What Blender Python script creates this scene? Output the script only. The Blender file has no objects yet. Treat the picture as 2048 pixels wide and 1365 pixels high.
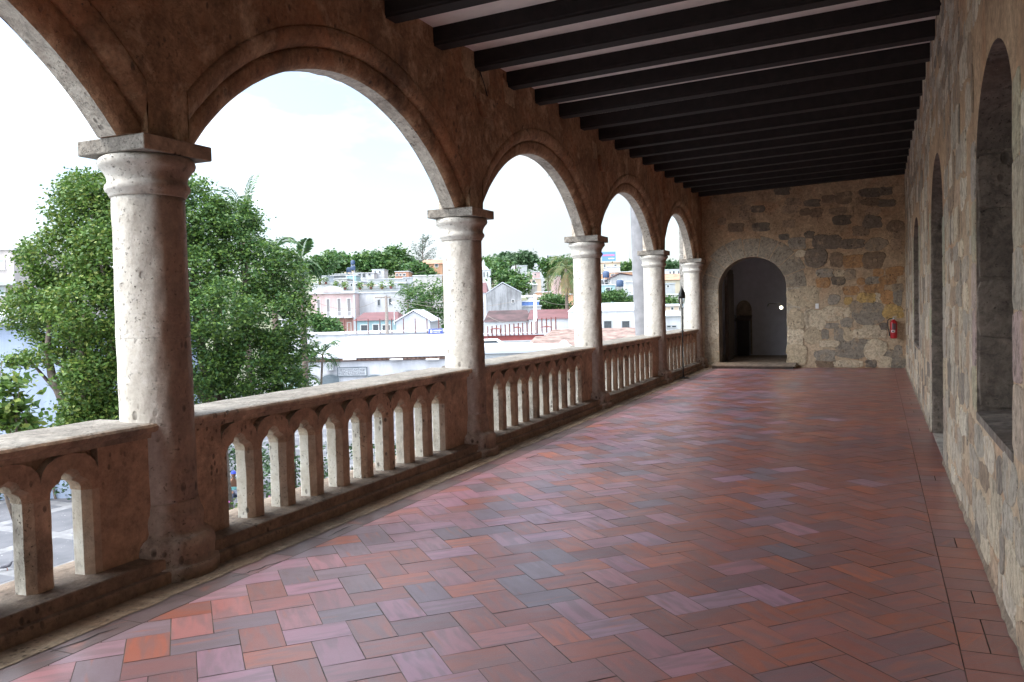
import bpy, math, random
import numpy as np
from mathutils import Vector, Matrix, noise
random.seed(7); RNG = np.random.default_rng(11)
PI = math.pi
S = bpy.context.scene
COL = S.collection

# ---------------------------------------------------------------- camera
CAM_R = Vector((0.91695404, 0.39817655, -0.02550936))
CAM_U = Vector((0.00743476, 0.04687189, 0.99887324))
CAM_F = Vector((-0.39892357, 0.91611051, -0.04001902))
FPX = 1681.89
EYE = Vector((0, 0, 1.6))
cd = bpy.data.cameras.new('camera'); cam = bpy.data.objects.new('camera', cd); COL.objects.link(cam)
cd.sensor_width = 36; cd.lens = FPX / 2048 * 36; cd.clip_start = 0.05; cd.clip_end = 6000
M = Matrix.Identity(4)
for i in range(3):
    M[i][0] = CAM_R[i]; M[i][1] = CAM_U[i]; M[i][2] = -CAM_F[i]; M[i][3] = EYE[i]
cam.matrix_world = M
S.camera = cam

# ---------------------------------------------------------------- sky, sun, exposure
SUN_EL, SUN_AZ = math.radians(58), math.radians(212)     # azimuth clockwise from +Y (north)
w = bpy.data.worlds.new('World'); S.world = w; w.use_nodes = True
nt = w.node_tree; nt.nodes.clear()
sky = nt.nodes.new('ShaderNodeTexSky'); sky.sky_type = 'NISHITA'; sky.sun_disc = False
sky.sun_elevation = SUN_EL; sky.sun_rotation = SUN_AZ; sky.dust_density = 2.5; sky.air_density = 1.0
tc = nt.nodes.new('ShaderNodeTexCoord')
mp = nt.nodes.new('ShaderNodeMapping'); mp.inputs['Scale'].default_value = (1, 1, 2.6)
nz = nt.nodes.new('ShaderNodeTexNoise'); nz.inputs['Scale'].default_value = 2.2; nz.inputs['Detail'].default_value = 7; nz.inputs['Roughness'].default_value = .55
cr = nt.nodes.new('ShaderNodeValToRGB'); cr.color_ramp.elements[0].position = .43; cr.color_ramp.elements[1].position = .58
cr.color_ramp.elements[0].color = (.13, .13, .13, 1); cr.color_ramp.elements[1].color = (1, 1, 1, 1)
mx = nt.nodes.new('ShaderNodeMixRGB')
# overcast cloud is brighter towards the veiled sun
vn = nt.nodes.new('ShaderNodeVectorMath'); vn.operation = 'DOT_PRODUCT'
vn.inputs[1].default_value = (math.sin(SUN_AZ) * math.cos(SUN_EL), math.cos(SUN_AZ) * math.cos(SUN_EL), math.sin(SUN_EL))
mr = nt.nodes.new('ShaderNodeMapRange'); mr.interpolation_type = 'SMOOTHSTEP'
mr.inputs['From Min'].default_value = -.3; mr.inputs['From Max'].default_value = .85; mr.inputs['To Min'].default_value = .27; mr.inputs['To Max'].default_value = 1.95
cm_ = nt.nodes.new('ShaderNodeMixRGB'); cm_.blend_type = 'MULTIPLY'; cm_.inputs[0].default_value = 1; cm_.inputs[1].default_value = (9.3, 10.0, 10.6, 1)
nt.links.new(tc_out := nt.nodes.new('ShaderNodeTexCoord').outputs['Generated'], vn.inputs[0]); nt.links.new(vn.outputs['Value'], mr.inputs[0]); nt.links.new(mr.outputs[0], cm_.inputs[2]); nt.links.new(cm_.outputs[0], mx.inputs[2])
bg = nt.nodes.new('ShaderNodeBackground'); bg.inputs['Strength'].default_value = 0.13
wo = nt.nodes.new('ShaderNodeOutputWorld')
L = nt.links.new
L(tc.outputs['Generated'], mp.inputs[0]); L(mp.outputs[0], nz.inputs['Vector']); L(nz.outputs['Fac'], cr.inputs[0])
L(cr.outputs[0], mx.inputs[0]); L(sky.outputs[0], mx.inputs[1]); L(mx.outputs[0], bg.inputs[0]); L(bg.outputs[0], wo.inputs[0])
sd = bpy.data.lights.new('sun', 'SUN'); sd.energy = 1.0; sd.angle = math.radians(18); sd.color = (1, .95, .87)
so = bpy.data.objects.new('sun', sd); COL.objects.link(so)
sdir = Vector((math.sin(SUN_AZ) * math.cos(SUN_EL), math.cos(SUN_AZ) * math.cos(SUN_EL), math.sin(SUN_EL)))
so.rotation_euler = sdir.to_track_quat('Z', 'Y').to_euler(); so.location = (0, -10, 30)
S.view_settings.view_transform = 'Standard'; S.view_settings.look = 'None'
S.view_settings.exposure = 1.5; S.view_settings.gamma = 1
S.render.engine = 'CYCLES'
S.cycles.max_bounces = 10; S.cycles.diffuse_bounces = 6; S.cycles.transparent_max_bounces = 12

# ---------------------------------------------------------------- materials
def nodes(name):
    m = bpy.data.materials.new(name); m.use_nodes = True
    n = m.node_tree; b = n.nodes['Principled BSDF']
    return m, n, b
def ramp(n, pts, src):
    r = n.nodes.new('ShaderNodeValToRGB'); e = r.color_ramp.elements
    while len(e) < len(pts): e.new(.5)
    for k, (p, c) in enumerate(pts):
        e[k].position = p; e[k].color = (c[0], c[1], c[2], 1) if not isinstance(c, (int, float)) else (c, c, c, 1)
    n.links.new(src, r.inputs[0]); return r.outputs[0]
def tex(n, scale, detail=4, rough=.55, kind='noise', stretch=None, dist=0):
    co = n.nodes.new('ShaderNodeTexCoord'); mpn = n.nodes.new('ShaderNodeMapping')
    if stretch: mpn.inputs['Scale'].default_value = stretch
    n.links.new(co.outputs['Object'], mpn.inputs[0])
    if kind == 'noise':
        t = n.nodes.new('ShaderNodeTexNoise'); t.inputs['Scale'].default_value = scale
        t.inputs['Detail'].default_value = detail; t.inputs['Roughness'].default_value = rough; t.inputs['Distortion'].default_value = dist
        n.links.new(mpn.outputs[0], t.inputs['Vector']); return t.outputs['Fac']
    t = n.nodes.new('ShaderNodeTexVoronoi'); t.inputs['Scale'].default_value = scale
    n.links.new(mpn.outputs[0], t.inputs['Vector']); return t.outputs['Distance']
def mix(n, a, b_, fac, mode='MIX'):
    x = n.nodes.new('ShaderNodeMixRGB'); x.blend_type = mode
    for i, v in ((0, fac), (1, a), (2, b_)):
        if isinstance(v, (int, float)): x.inputs[i].default_value = v
        elif isinstance(v, tuple): x.inputs[i].default_value = (v[0], v[1], v[2], 1)
        else: n.links.new(v, x.inputs[i])
    return x.outputs[0]
def bump(n, b, h, strength=.4, dist=.01, prev=None):
    k = n.nodes.new('ShaderNodeBump'); k.inputs['Strength'].default_value = strength; k.inputs['Distance'].default_value = dist
    n.links.new(h, k.inputs['Height'])
    if prev: n.links.new(prev, k.inputs['Normal'])
    n.links.new(k.outputs[0], b.inputs['Normal']); return k.outputs[0]
def tint(n):
    a = n.nodes.new('ShaderNodeAttribute'); a.attribute_name = 'tint'; return a.outputs['Color']
def plain(name, c, rough=.7, metal=0, var=.12, scale=6, bmp=.15, emit=None):
    m, n, b = nodes(name)
    t = tex(n, scale, 5)
    col = mix(n, tuple(x * (1 - var) for x in c), tuple(min(1, x * (1 + var)) for x in c), ramp(n, [(.35, 0), (.65, 1)], t))
    n.links.new(col, b.inputs['Base Color']); b.inputs['Roughness'].default_value = rough; b.inputs['Metallic'].default_value = metal
    if bmp: bump(n, b, tex(n, scale * 5, 5), bmp, .01)
    if emit: b.inputs['Emission Color'].default_value = (*emit[0], 1); b.inputs['Emission Strength'].default_value = emit[1]
    return m
def pitted(name, light, dark, stain, pit=.55, stain_lo=.5, pit_scale=55, use_tint=False, blocks=0, rough=.9, patina_shade=None, mottle=None, low=None, smear=None, veins=.32, grain=.55, bs=.6):
    m, n, b = nodes(name)
    base = mix(n, dark, light, ramp(n, [(.32, 0), (.66, 1)], tex(n, 2.3, 7, .62)))
    if use_tint: base = mix(n, base, tint(n), .85)
    vein = ramp(n, [(.46, 0), (.495, 1), (.505, 1), (.54, 0)], tex(n, 3.4, 10, .72, dist=.8))
    base = mix(n, base, tuple(v * .35 for v in dark), mixf(n, vein, veins))
    if smear:
        base = mix(n, base, smear, mixf(n, ramp(n, [(.54, 0), (.66, 1)], tex(n, 5.5, 8, .7)), .6))
        base = mix(n, base, (.07, .055, .04), mixf(n, ramp(n, [(.55, 0), (.66, 1)], tex(n, 13, 6, .7)), .55))
    if mottle: base = mix(n, base, mottle, mixf(n, ramp(n, [(.52, 0), (.66, 1)], tex(n, 2.7, 9, .72, dist=.4)), .8))
    if low:
        lc, z0_, z1_, am_ = low
        co = n.nodes.new('ShaderNodeTexCoord'); sx = n.nodes.new('ShaderNodeSeparateXYZ'); n.links.new(co.outputs['Object'], sx.inputs[0])
        ad = n.nodes.new('ShaderNodeMath'); ad.operation = 'MULTIPLY_ADD'; n.links.new(tex(n, .9, 6, .65), ad.inputs[0]); ad.inputs[1].default_value = 2.2; n.links.new(sx.outputs['Z'], ad.inputs[2])
        mr_ = n.nodes.new('ShaderNodeMapRange'); mr_.inputs['From Min'].default_value = z0_ + 1.1; mr_.inputs['From Max'].default_value = z1_ + 1.1; mr_.inputs['To Min'].default_value = 1; mr_.inputs['To Max'].default_value = 0
        n.links.new(ad.outputs[0], mr_.inputs[0]); base = mix(n, base, lc, mixf(n, mr_.outputs[0], am_))
    if patina_shade:  # browns faces by normal: ochre patina plus shade and floor bounce painted in
        pc, vec, lo, hi, amt = patina_shade
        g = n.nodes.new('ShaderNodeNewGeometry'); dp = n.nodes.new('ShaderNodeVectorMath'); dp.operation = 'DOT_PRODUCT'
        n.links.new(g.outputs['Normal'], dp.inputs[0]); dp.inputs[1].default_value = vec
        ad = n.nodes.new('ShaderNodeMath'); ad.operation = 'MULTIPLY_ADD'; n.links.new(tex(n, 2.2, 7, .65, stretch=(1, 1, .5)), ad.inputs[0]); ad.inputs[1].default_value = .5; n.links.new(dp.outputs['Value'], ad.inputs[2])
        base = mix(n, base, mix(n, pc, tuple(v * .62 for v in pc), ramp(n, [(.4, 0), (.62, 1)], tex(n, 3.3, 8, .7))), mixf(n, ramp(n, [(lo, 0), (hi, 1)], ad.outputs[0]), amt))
    base = mix(n, base, (.06, .045, .035), mixf(n, ramp(n, [(.54, 0), (.68, 1)], tex(n, 2.1, 10, .75, stretch=(1, 1, .6))), .6), 'MIX')
    base = mix(n, base, stain, mixf(n, ramp(n, [(stain_lo, 0), (stain_lo + .16, 1)], tex(n, 1.1, 6, .6, stretch=(1, 1, .7), dist=.6)), .6))
    base = mix(n, base, ramp(n, [(.32, .25), (.68, .80)], tex(n, 17, 8, .72)), grain, 'OVERLAY')
    big = ramp(n, [(.0, 1), (.2, .7), (.28, 0)], tex(n, pit_scale * .33, kind='v', stretch=(1, 1, .6)))
    msk = ramp(n, [(.5, 0), (.6, 1)], tex(n, 3.1, 4, .6))
    bigm = mix(n, big, msk, 1.0, 'MULTIPLY')
    small = ramp(n, [(.6, 0), (.68, 1)], tex(n, pit_scale, 4, .7))
    small = mix(n, small, ramp(n, [(.42, .15), (.6, 1)], tex(n, 1.9, 5, .65)), 1.0, 'MULTIPLY')
    pits = mix(n, bigm, small, 1.0, 'SCREEN')
    base = mix(n, base, (.05, .038, .03), mixf(n, pits, pit))
    n.links.new(base, b.inputs['Base Color']); b.inputs['Roughness'].default_value = rough
    p1 = bump(n, b, invf(n, pits), .9, .010)
    p2 = bump(n, b, tex(n, 9, 9, .7), bs, .04, p1)
    return m
def mixf(n, s, k):
    x = n.nodes.new('ShaderNodeMath'); x.operation = 'MULTIPLY'; n.links.new(s, x.inputs[0]); x.inputs[1].default_value = k; return x.outputs[0]
def invf(n, s):
    x = n.nodes.new('ShaderNodeMath'); x.operation = 'SUBTRACT'; x.inputs[0].default_value = 1; n.links.new(s, x.inputs[1]); return x.outputs[0]

MT = {}
MT['column'] = pitted('column_limestone', (.64, .61, .56), (.50, .47, .42), (.42, .30, .19), .95, .64, 44, veins=.08, grain=.4, bs=.3, patina_shade=((.30, .17, .10), (.83, .55, 0), .42, .80, .85))
MT['rail'] = pitted('balustrade_limestone', (.56, .48, .37), (.44, .36, .27), (.34, .19, .11), .75, .55, 70, patina_shade=((.50, .30, .19), (1, 0, 0), .62, .9, .88))
MT['pier'] = pitted('exposed_pier_stone', (.36, .35, .33), (.24, .235, .22), (.28, .22, .16), .9, .58, 40)
MT['plinth'] = pitted('plinth_limestone', (.33, .26, .20), (.22, .17, .13), (.16, .11, .08), .9, .48, 60, patina_shade=((.33, .20, .125), (1, 0, 0), .62, .9, .8))
MT['railtop'] = pitted('rail_cap_limestone', (.32, .295, .26), (.22, .20, .175), (.13, .11, .09), .8, .50, 75, patina_shade=((.52, .34, .22), (1, 0, 0), .55, .85, .85))
MT['arcade'] = pitted('ochre_washed_stone', (.40, .23, .13), (.20, .105, .055), (.40, .16, .07), .85, .50, 45, mottle=(.58, .40, .255))
MT['soffit'] = pitted('bleached_arch_stone', (.60, .56, .49), (.48, .43, .37), (.40, .26, .18), .8, .60, 60)
MT['mortar'] = pitted('lime_mortar_wall', (.50, .35, .22), (.33, .215, .13), (.44, .22, .11), .6, .52, 45, low=((.52, .42, .30), 1.2, 2.8, .6), mottle=(.52, .36, .22))
MT['stones'] = pitted('rubble_stone_faces', (.45, .38, .30), (.30, .25, .2), (.32, .2, .12), .85, .66, 60, use_tint=True, smear=(.46, .33, .21))
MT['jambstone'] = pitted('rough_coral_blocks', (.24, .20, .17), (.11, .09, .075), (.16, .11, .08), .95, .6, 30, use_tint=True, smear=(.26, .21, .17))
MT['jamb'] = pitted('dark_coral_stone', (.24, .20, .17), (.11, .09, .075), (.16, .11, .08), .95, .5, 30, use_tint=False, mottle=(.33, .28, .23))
MT['beam'] = plain('dark_stained_wood', (.011, .0075, .007), .8, var=.3, scale=9, bmp=.3)
MT['plaster'] = plain('white_ceiling_plaster', (.82, .77, .74), .85, var=.05)
MT['roomgrey'] = plain('grey_room_plaster', (.52, .52, .58), .85, var=.06)
MT['black'] = plain('black_iron', (.012, .012, .013), .45, var=.2)
MT['darkwood'] = plain('old_dark_wood', (.05, .035, .025), .6, var=.35, scale=14, bmp=.4)
MT['plank'] = plain('worn_plank', (.22, .17, .13), .7, var=.3, scale=10, bmp=.4)
MT['red'] = plain('red_enamel', (.42, .012, .02), .28, var=.05, bmp=0)
MT['white'] = plain('white_paint', (.80, .80, .80), .6, var=.04, bmp=.05)
MT['whitewall'] = plain('white_wash', (.80, .80, .81), .9, var=.05, scale=.6, bmp=.1)
MT['glass_lit'] = plain('bulb_glow', (1, .95, .8), .4, emit=((1, .9, .65), 2.5), bmp=0)
MT['steel'] = plain('brushed_steel', (.5, .5, .5), .35, .8)
def glassmat():
    m, n, b = nodes('clear_glass'); b.inputs['Transmission Weight'].default_value = 1; b.inputs['Roughness'].default_value = .02
    b.inputs['Base Color'].default_value = (.95, .97, .97, 1); b.inputs['IOR'].default_value = 1.1; return m
MT['glass'] = glassmat()

def floor_mat():
    m, n, b = nodes('terracotta_pavers')
    t = tint(n)
    uvn = n.nodes.new('ShaderNodeUVMap'); uvn.uv_map = 'tile'; mpp = n.nodes.new('ShaderNodeMapping'); mpp.inputs['Scale'].default_value = (2.1, .35, 1)
    n.links.new(uvn.outputs[0], mpp.inputs[0]); un = n.nodes.new('ShaderNodeTexNoise'); un.inputs['Scale'].default_value = 1.6; un.inputs['Detail'].default_value = 2.5; un.inputs['Roughness'].default_value = .55; un.inputs['Distortion'].default_value = .25
    n.links.new(mpp.outputs[0], un.inputs['Vector'])
    streak = ramp(n, [(.44, 0), (.58, 1)], un.outputs['Fac']); red = ramp(n, [(.58, 0), (.66, 1)], un.outputs['Color'])
    c = mix(n, t, (.20, .145, .155), mixf(n, streak, .5))
    c = mix(n, c, (.48, .15, .085), mixf(n, red, .45))
    c = mix(n, c, (.5, .45, .42), mixf(n, ramp(n, [(.5, 0), (.75, 1)], tex(n, 160, 3, .7)), .16))
    n.links.new(c, b.inputs['Base Color'])
    r = ramp(n, [(.3, .29), (.7, .43)], tex(n, 3, 6, .6)); n.links.new(r, b.inputs['Roughness'])
    b.inputs['Specular IOR Level'].default_value = .75
    b.inputs['Specular Tint'].default_value = (.93, .90, 1, 1)
    k = bump(n, b, tex(n, 120, 5, .7), .25, .003); bump(n, b, tex(n, 7, 3), .12, .01, k)
    return m
MT['paver'] = floor_mat()
MT['grout'] = plain('grey_grout', (.16, .14, .12), .9, var=.5, scale=3)
MT['grit'] = pitted('gritty_mortar_strip', (.34, .27, .20), (.2, .15, .11), (.25, .15, .09), .8, .5, 80)

def leafmat(name, tr=.25):
    m, n, b = nodes(name)
    n.links.new(tint(n), b.inputs['Base Color']); b.inputs['Roughness'].default_value = .45
    b.inputs['Specular IOR Level'].default_value = .35
    tb = n.nodes.new('ShaderNodeBsdfTranslucent'); n.links.new(tint(n), tb.inputs[0])
    ms = n.nodes.new('ShaderNodeMixShader'); ms.inputs[0].default_value = tr
    out = n.nodes['Material Output']
    n.links.new(b.outputs[0], ms.inputs[1]); n.links.new(tb.outputs[0], ms.inputs[2]); n.links.new(ms.outputs[0], out.inputs[0])
    return m
MT['leaf'] = leafmat('leaves')
MT['bark'] = plain('bark', (.14, .11, .09), .9, var=.35, scale=12, bmp=.5)
MT['palmtrunk'] = plain('royal_palm_bark', (.24, .24, .255), .85, var=.15, scale=4)

# ---------------------------------------------------------------- mesh helpers
class MB:
    def __init__(s): s.v = []; s.f = []; s.c = []; s.smooth = False
    def face(s, pts, c=None):
        i = len(s.v); s.v += [tuple(p) for p in pts]; s.f.append(tuple(range(i, i + len(pts)))); s.c.append(c)
    def box(s, x0, x1, y0, y1, z0, z1, c=None):
        i = len(s.v)
        s.v += [(x0, y0, z0), (x1, y0, z0), (x1, y1, z0), (x0, y1, z0), (x0, y0, z1), (x1, y0, z1), (x1, y1, z1), (x0, y1, z1)]
        for q in ((0, 3, 2, 1), (4, 5, 6, 7), (0, 1, 5, 4), (1, 2, 6, 5), (2, 3, 7, 6), (3, 0, 4, 7)):
            s.f.append(tuple(i + k for k in q)); s.c.append(c)
        return s
    def prism(s, poly, f, d0, d1, c=None, caps=True):
        """poly: 2D points; f(u,v,d)->xyz"""
        n = len(poly); i = len(s.v)
        s.v += [f(u, v, d0) for u, v in poly] + [f(u, v, d1) for u, v in poly]
        for k in range(n):
            s.f.append((i + k, i + (k + 1) % n, i + n + (k + 1) % n, i + n + k)); s.c.append(c)
        if caps:
            s.f.append(tuple(i + k for k in range(n))[::-1]); s.c.append(c)
            s.f.append(tuple(i + n + k for k in range(n))); s.c.append(c)
        return s
    def lathe(s, prof, cx=0, cy=0, seg=32, c=None, capb=True, capt=True, jit=0):
        i = len(s.v); n = len(prof)
        for r, z in prof:
            for k in range(seg):
                a = 2 * PI * k / seg
                rr = r
                if jit: rr = r + jit * noise.fractal(Vector((math.cos(a) * 2.2, math.sin(a) * 2.2, z * 3.1 + cy)), 1, 2, 3)
                s.v.append((cx + rr * math.cos(a), cy + rr * math.sin(a), z))
        for j in range(n - 1):
            for k in range(seg):
                s.f.append((i + j * seg + k, i + j * seg + (k + 1) % seg, i + (j + 1) * seg + (k + 1) % seg, i + (j + 1) * seg + k)); s.c.append(c)
        if capb: s.f.append(tuple(i + k for k in range(seg))[::-1]); s.c.append(c)
        if capt: s.f.append(tuple(i + (n - 1) * seg + k for k in range(seg))); s.c.append(c)
        return s
    def tube(s, pts, rad, seg=8, c=None):
        pts = [Vector(p) for p in pts]; n = len(pts)
        if not isinstance(rad, (list, tuple)): rad = [rad] * n
        i = len(s.v); prev = None
        for k, p in enumerate(pts):
            d = (pts[min(k + 1, n - 1)] - pts[max(k - 1, 0)]).normalized()
            a = d.orthogonal().normalized() if prev is None else (prev - d * prev.dot(d)).normalized()
            prev = a; b_ = d.cross(a)
            for q in range(seg):
                t = 2 * PI * q / seg; s.v.append(tuple(p + (a * math.cos(t) + b_ * math.sin(t)) * rad[k]))
        for k in range(n - 1):
            for q in range(seg):
                s.f.append((i + k * seg + q, i + k * seg + (q + 1) % seg, i + (k + 1) * seg + (q + 1) % seg, i + (k + 1) * seg + q)); s.c.append(c)
        s.f.append(tuple(i + q for q in range(seg))[::-1]); s.c.append(c)
        s.f.append(tuple(i + (n - 1) * seg + q for q in range(seg))); s.c.append(c)
        return s
    def ball(s, c0, r, seg=12, rings=8, sz=(1, 1, 1), c=None):
        i = len(s.v)
        for j in range(rings + 1):
            t = PI * j / rings
            for k in range(seg):
                a = 2 * PI * k / seg
                s.v.append((c0[0] + r * sz[0] * math.sin(t) * math.cos(a), c0[1] + r * sz[1] * math.sin(t) * math.sin(a), c0[2] + r * sz[2] * math.cos(t)))
        for j in range(rings):
            for k in range(seg):
                s.f.append((i + j * seg + k, i + (j + 1) * seg + k, i + (j + 1) * seg + (k + 1) % seg, i + j * seg + (k + 1) % seg)); s.c.append(c)
        return s
    def build(s, name, mat, parent=None, smooth=False, bevel=0, loc=None):
        me = bpy.data.meshes.new(name); me.from_pydata(s.v, [], s.f)
        if any(c is not None for c in s.c):
            a = me.attributes.new('tint', 'FLOAT_COLOR', 'FACE')
            arr = np.array([(c if c else (.5, .5, .5)) + (1,) for c in s.c], dtype=np.float32).ravel()
            a.data.foreach_set('color', arr)
        if smooth: me.polygons.foreach_set('use_smooth', [True] * len(me.polygons))
        me.materials.append(mat); me.update()
        o = bpy.data.objects.new(name, me); COL.objects.link(o)
        if parent: o.parent = parent
        if loc: o.location = loc
        if bevel:
            b = o.modifiers.new('bevel', 'BEVEL'); b.width = bevel; b.segments = 2; b.limit_method = 'ANGLE'; b.angle_limit = math.radians(35)
        return o
def tag(o, label=None, cat=None, group=None, kind=None):
    if label: o['label'] = label
    if cat: o['category'] = cat
    if group: o['group'] = group
    if kind: o['kind'] = kind
    return o
def thing(name, label, cat, loc=(0, 0, 0), rz=0, group=None):
    o = bpy.data.objects.new(name, None); COL.objects.link(o); o.location = loc; o.rotation_euler = (0, 0, rz); o.empty_display_size = .2
    return tag(o, label, cat, group)
def kids(o): return [c for c in bpy.data.objects if c.parent == o]
def copy_tree(o, loc, label, rz=None):
    def rec(a, par):
        c = a.copy(); COL.objects.link(c)
        if par: c.parent = par
        for ch in kids(a): rec(ch, c)
        return c
    r = rec(o, None); r.location = loc; r['label'] = label
    if rz is not None: r.rotation_euler = (0, 0, rz)
    return r

# ---------------------------------------------------------------- gallery dimensions
CX = -4.14; CY1 = 3.92; SP = 4.29; XR = .577; YE = 20.95; YB = -5.2
XF = -3.95; XO = -4.22; ZT = 2.663
HS = 1.86; RA = 2.353; ZC = 3.575 - RA
YC = [CY1 + SP * k for k in range(-2, 4)] + [20.66]
def bsc(k): return ((YC[k + 1] - YC[k]) / 2 - .285) / 1.86

# ---- floor
def clip(poly, ax, val, keep_less):
    out = []
    for i in range(len(poly)):
        a, b = poly[i], poly[(i + 1) % len(poly)]
        ia = (a[ax] <= val) == keep_less; ib = (b[ax] <= val) == keep_less
        if ia: out.append(a)
        if ia != ib:
            t = (val - a[ax]) / (b[ax] - a[ax]); out.append(tuple(a[q] + t * (b[q] - a[q]) for q in (0, 1)))
    return out
TC = [(.37, .135, .085), (.34, .13, .092), (.39, .14, .085), (.33, .15, .115), (.28, .14, .12), (.35, .14, .10), (.27, .145, .13), (.43, .145, .08), (.34, .14, .11), (.36, .145, .10)]
TL = [(.35, .22, .235), (.24, .185, .19), (.42, .215, .235), (.41, .20, .195), (.46, .16, .095), (.26, .20, .20), (.41, .235, .265), (.42, .18, .15), (.42, .23, .26), (.40, .23, .24), (.41, .21, .215), (.27, .20, .205)]
def tile_col(x, y):
    t = (x + 3.5) / 3.9
    pal = TC if random.random() < .08 + 1.05 * t else TL  # mauve tiles favoured towards the arcade, partly sky sheen put into their colour
    c = random.choice(pal); k = random.uniform(.84, 1.04); c = (c[0], c[1] * .98, c[2] * 1.12); return tuple(v * k for v in c)
fl = thing('floor', None, None); tag(fl, kind='structure')
mb = MB(); mb.box(XR + 1.0, -4.0, YB, YE + .9, -.3, -.0035); mb.build('joints', MT['grout'], fl)
UVS = []
mb = MB()
u = (math.sqrt(.5), math.sqrt(.5)); v = (-math.sqrt(.5), math.sqrt(.5)); LL, WW, J = .319, .2035, .0020
O0 = (-1.719, 3.785)
for j in range(-8, 8):
    for i in range(-40, 80):
        ox = O0[0] + j * LL * (u[0] - v[0]) + i * WW * (u[0] + v[0]); oy = O0[1] + j * LL * (u[1] - v[1]) + i * WW * (u[1] + v[1])
        for (a0, a1, b0, b1) in ((0, LL, 0, WW), (LL, LL + WW, WW - LL, WW)):
            jj = J * random.uniform(.6, 1.5)
            cor = [(a0 + jj, b0 + jj), (a1 - jj, b0 + jj), (a1 - jj, b1 - jj), (a0 + jj, b1 - jj)]
            P = [(ox + a * u[0] + b * v[0], oy + a * u[1] + b * v[1]) for a, b in cor]
            mxp = sum(p[0] for p in P) / 4; myp = sum(p[1] for p in P) / 4
            c = tile_col(mxp, myp)
            for ax, val, kl in ((0, -3.535, False), (0, .3285, True), (1, YB, False), (1, YE, True)):
                P = clip(P, ax, val, kl)
                if len(P) < 3: break
            if len(P) < 3: continue
            ru, rv = random.random() * 50, random.random() * 50; ln = (a1 - a0) > (b1 - b0)
            for p in P:
                pa = ((p[0] - ox) * u[0] + (p[1] - oy) * u[1] - a0) / WW; pb = ((p[0] - ox) * v[0] + (p[1] - oy) * v[1] - b0) / WW
                UVS.append((pb + ru, pa + rv) if ln else (pa + ru, pb + rv))
            tx, ty, tz = random.gauss(0, .003), random.gauss(0, .003), random.gauss(0, .0004)
            mb.face([(p[0], p[1], tz + tx * (p[0] - mxp) + ty * (p[1] - myp)) for p in P], c)
y = YB
while y < YE:
    h = random.choice((.2, .205, .21, .24)); y1 = min(y + h, YE)
    if random.random() < .8: mb.face([(.3325, y + .003, 0), (XR + .02, y + .003, 0), (XR + .02, y1 - .003, 0), (.3325, y1 - .003, 0)], tile_col(.4, y))
    else:
        for a, b in ((.334, .45), (.456, XR + .02)): mb.face([(a, y + .003, 0), (b, y + .003, 0), (b, y1 - .003, 0), (a, y1 - .003, 0)], tile_col(.4, y))
    y += h
y = YB + .09
while y < YE:
    y1 = min(y + .415, YE); kq = random.uniform(.5, .75); c = tuple(q * kq for q in random.choice(TL[1:2] + TL[5:6] + TL[9:10]))
    mb.face([(-3.72 + random.uniform(-.01, .01), y + .003, 0), (-3.541, y + .003, 0), (-3.541, y1 - .003, 0), (-3.72, y1 - .003, 0)], c); y += .415
pv = mb.build('paving', MT['paver'], fl)
uvl = pv.data.uv_layers.new(name='tile')
while len(UVS) < len(pv.data.loops):
    q = len(UVS); b_ = (q // 4) * 7.31; k4 = q % 4; UVS.append((b_ + (0, .3, .3, 0)[k4], b_ * .7 + (0, 0, 1, 1)[k4]))
uvl.data.foreach_set('uv', np.array(UVS, dtype=np.float32).ravel())
mb = MB()
ys = np.arange(YB, YE + .06, .06)
ed = [-3.70 + .018 * noise.noise(Vector((0, yy * 6, 3))) + .012 * noise.noise(Vector((5, yy * 17, 3))) for yy in ys]
for k in range(len(ys) - 1):
    mb.face([(-3.95, ys[k], .012), (ed[k], ys[k], .004), (ed[k + 1], ys[k + 1], .004), (-3.95, ys[k + 1], .012)])
mb.build('mortar_strip', MT['grit'], fl)

mb = MB()
for (cx_, cy_, n_, sg_) in ((-3.62, 3.95, 9, 1), (-3.60, 4.9, 6, -1), (-3.66, 2.75, 7, 1), (-3.4, 8.1, 6, 1)):
    x_, y_ = cx_, cy_
    for q in range(n_):
        x2, y2 = x_ + random.uniform(-.012, .03) * sg_, y_ + random.uniform(.03, .07); w_ = .004 * math.sin(PI * (q + .5) / n_) + .0015
        mb.face([(x_ - w_, y_, .0022), (x_ + w_, y_, .0022), (x2 + w_, y2, .0022), (x2 - w_, y2, .0022)]); x_, y_ = x2, y2
mb.build('crack', MT['black'], fl)

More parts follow.
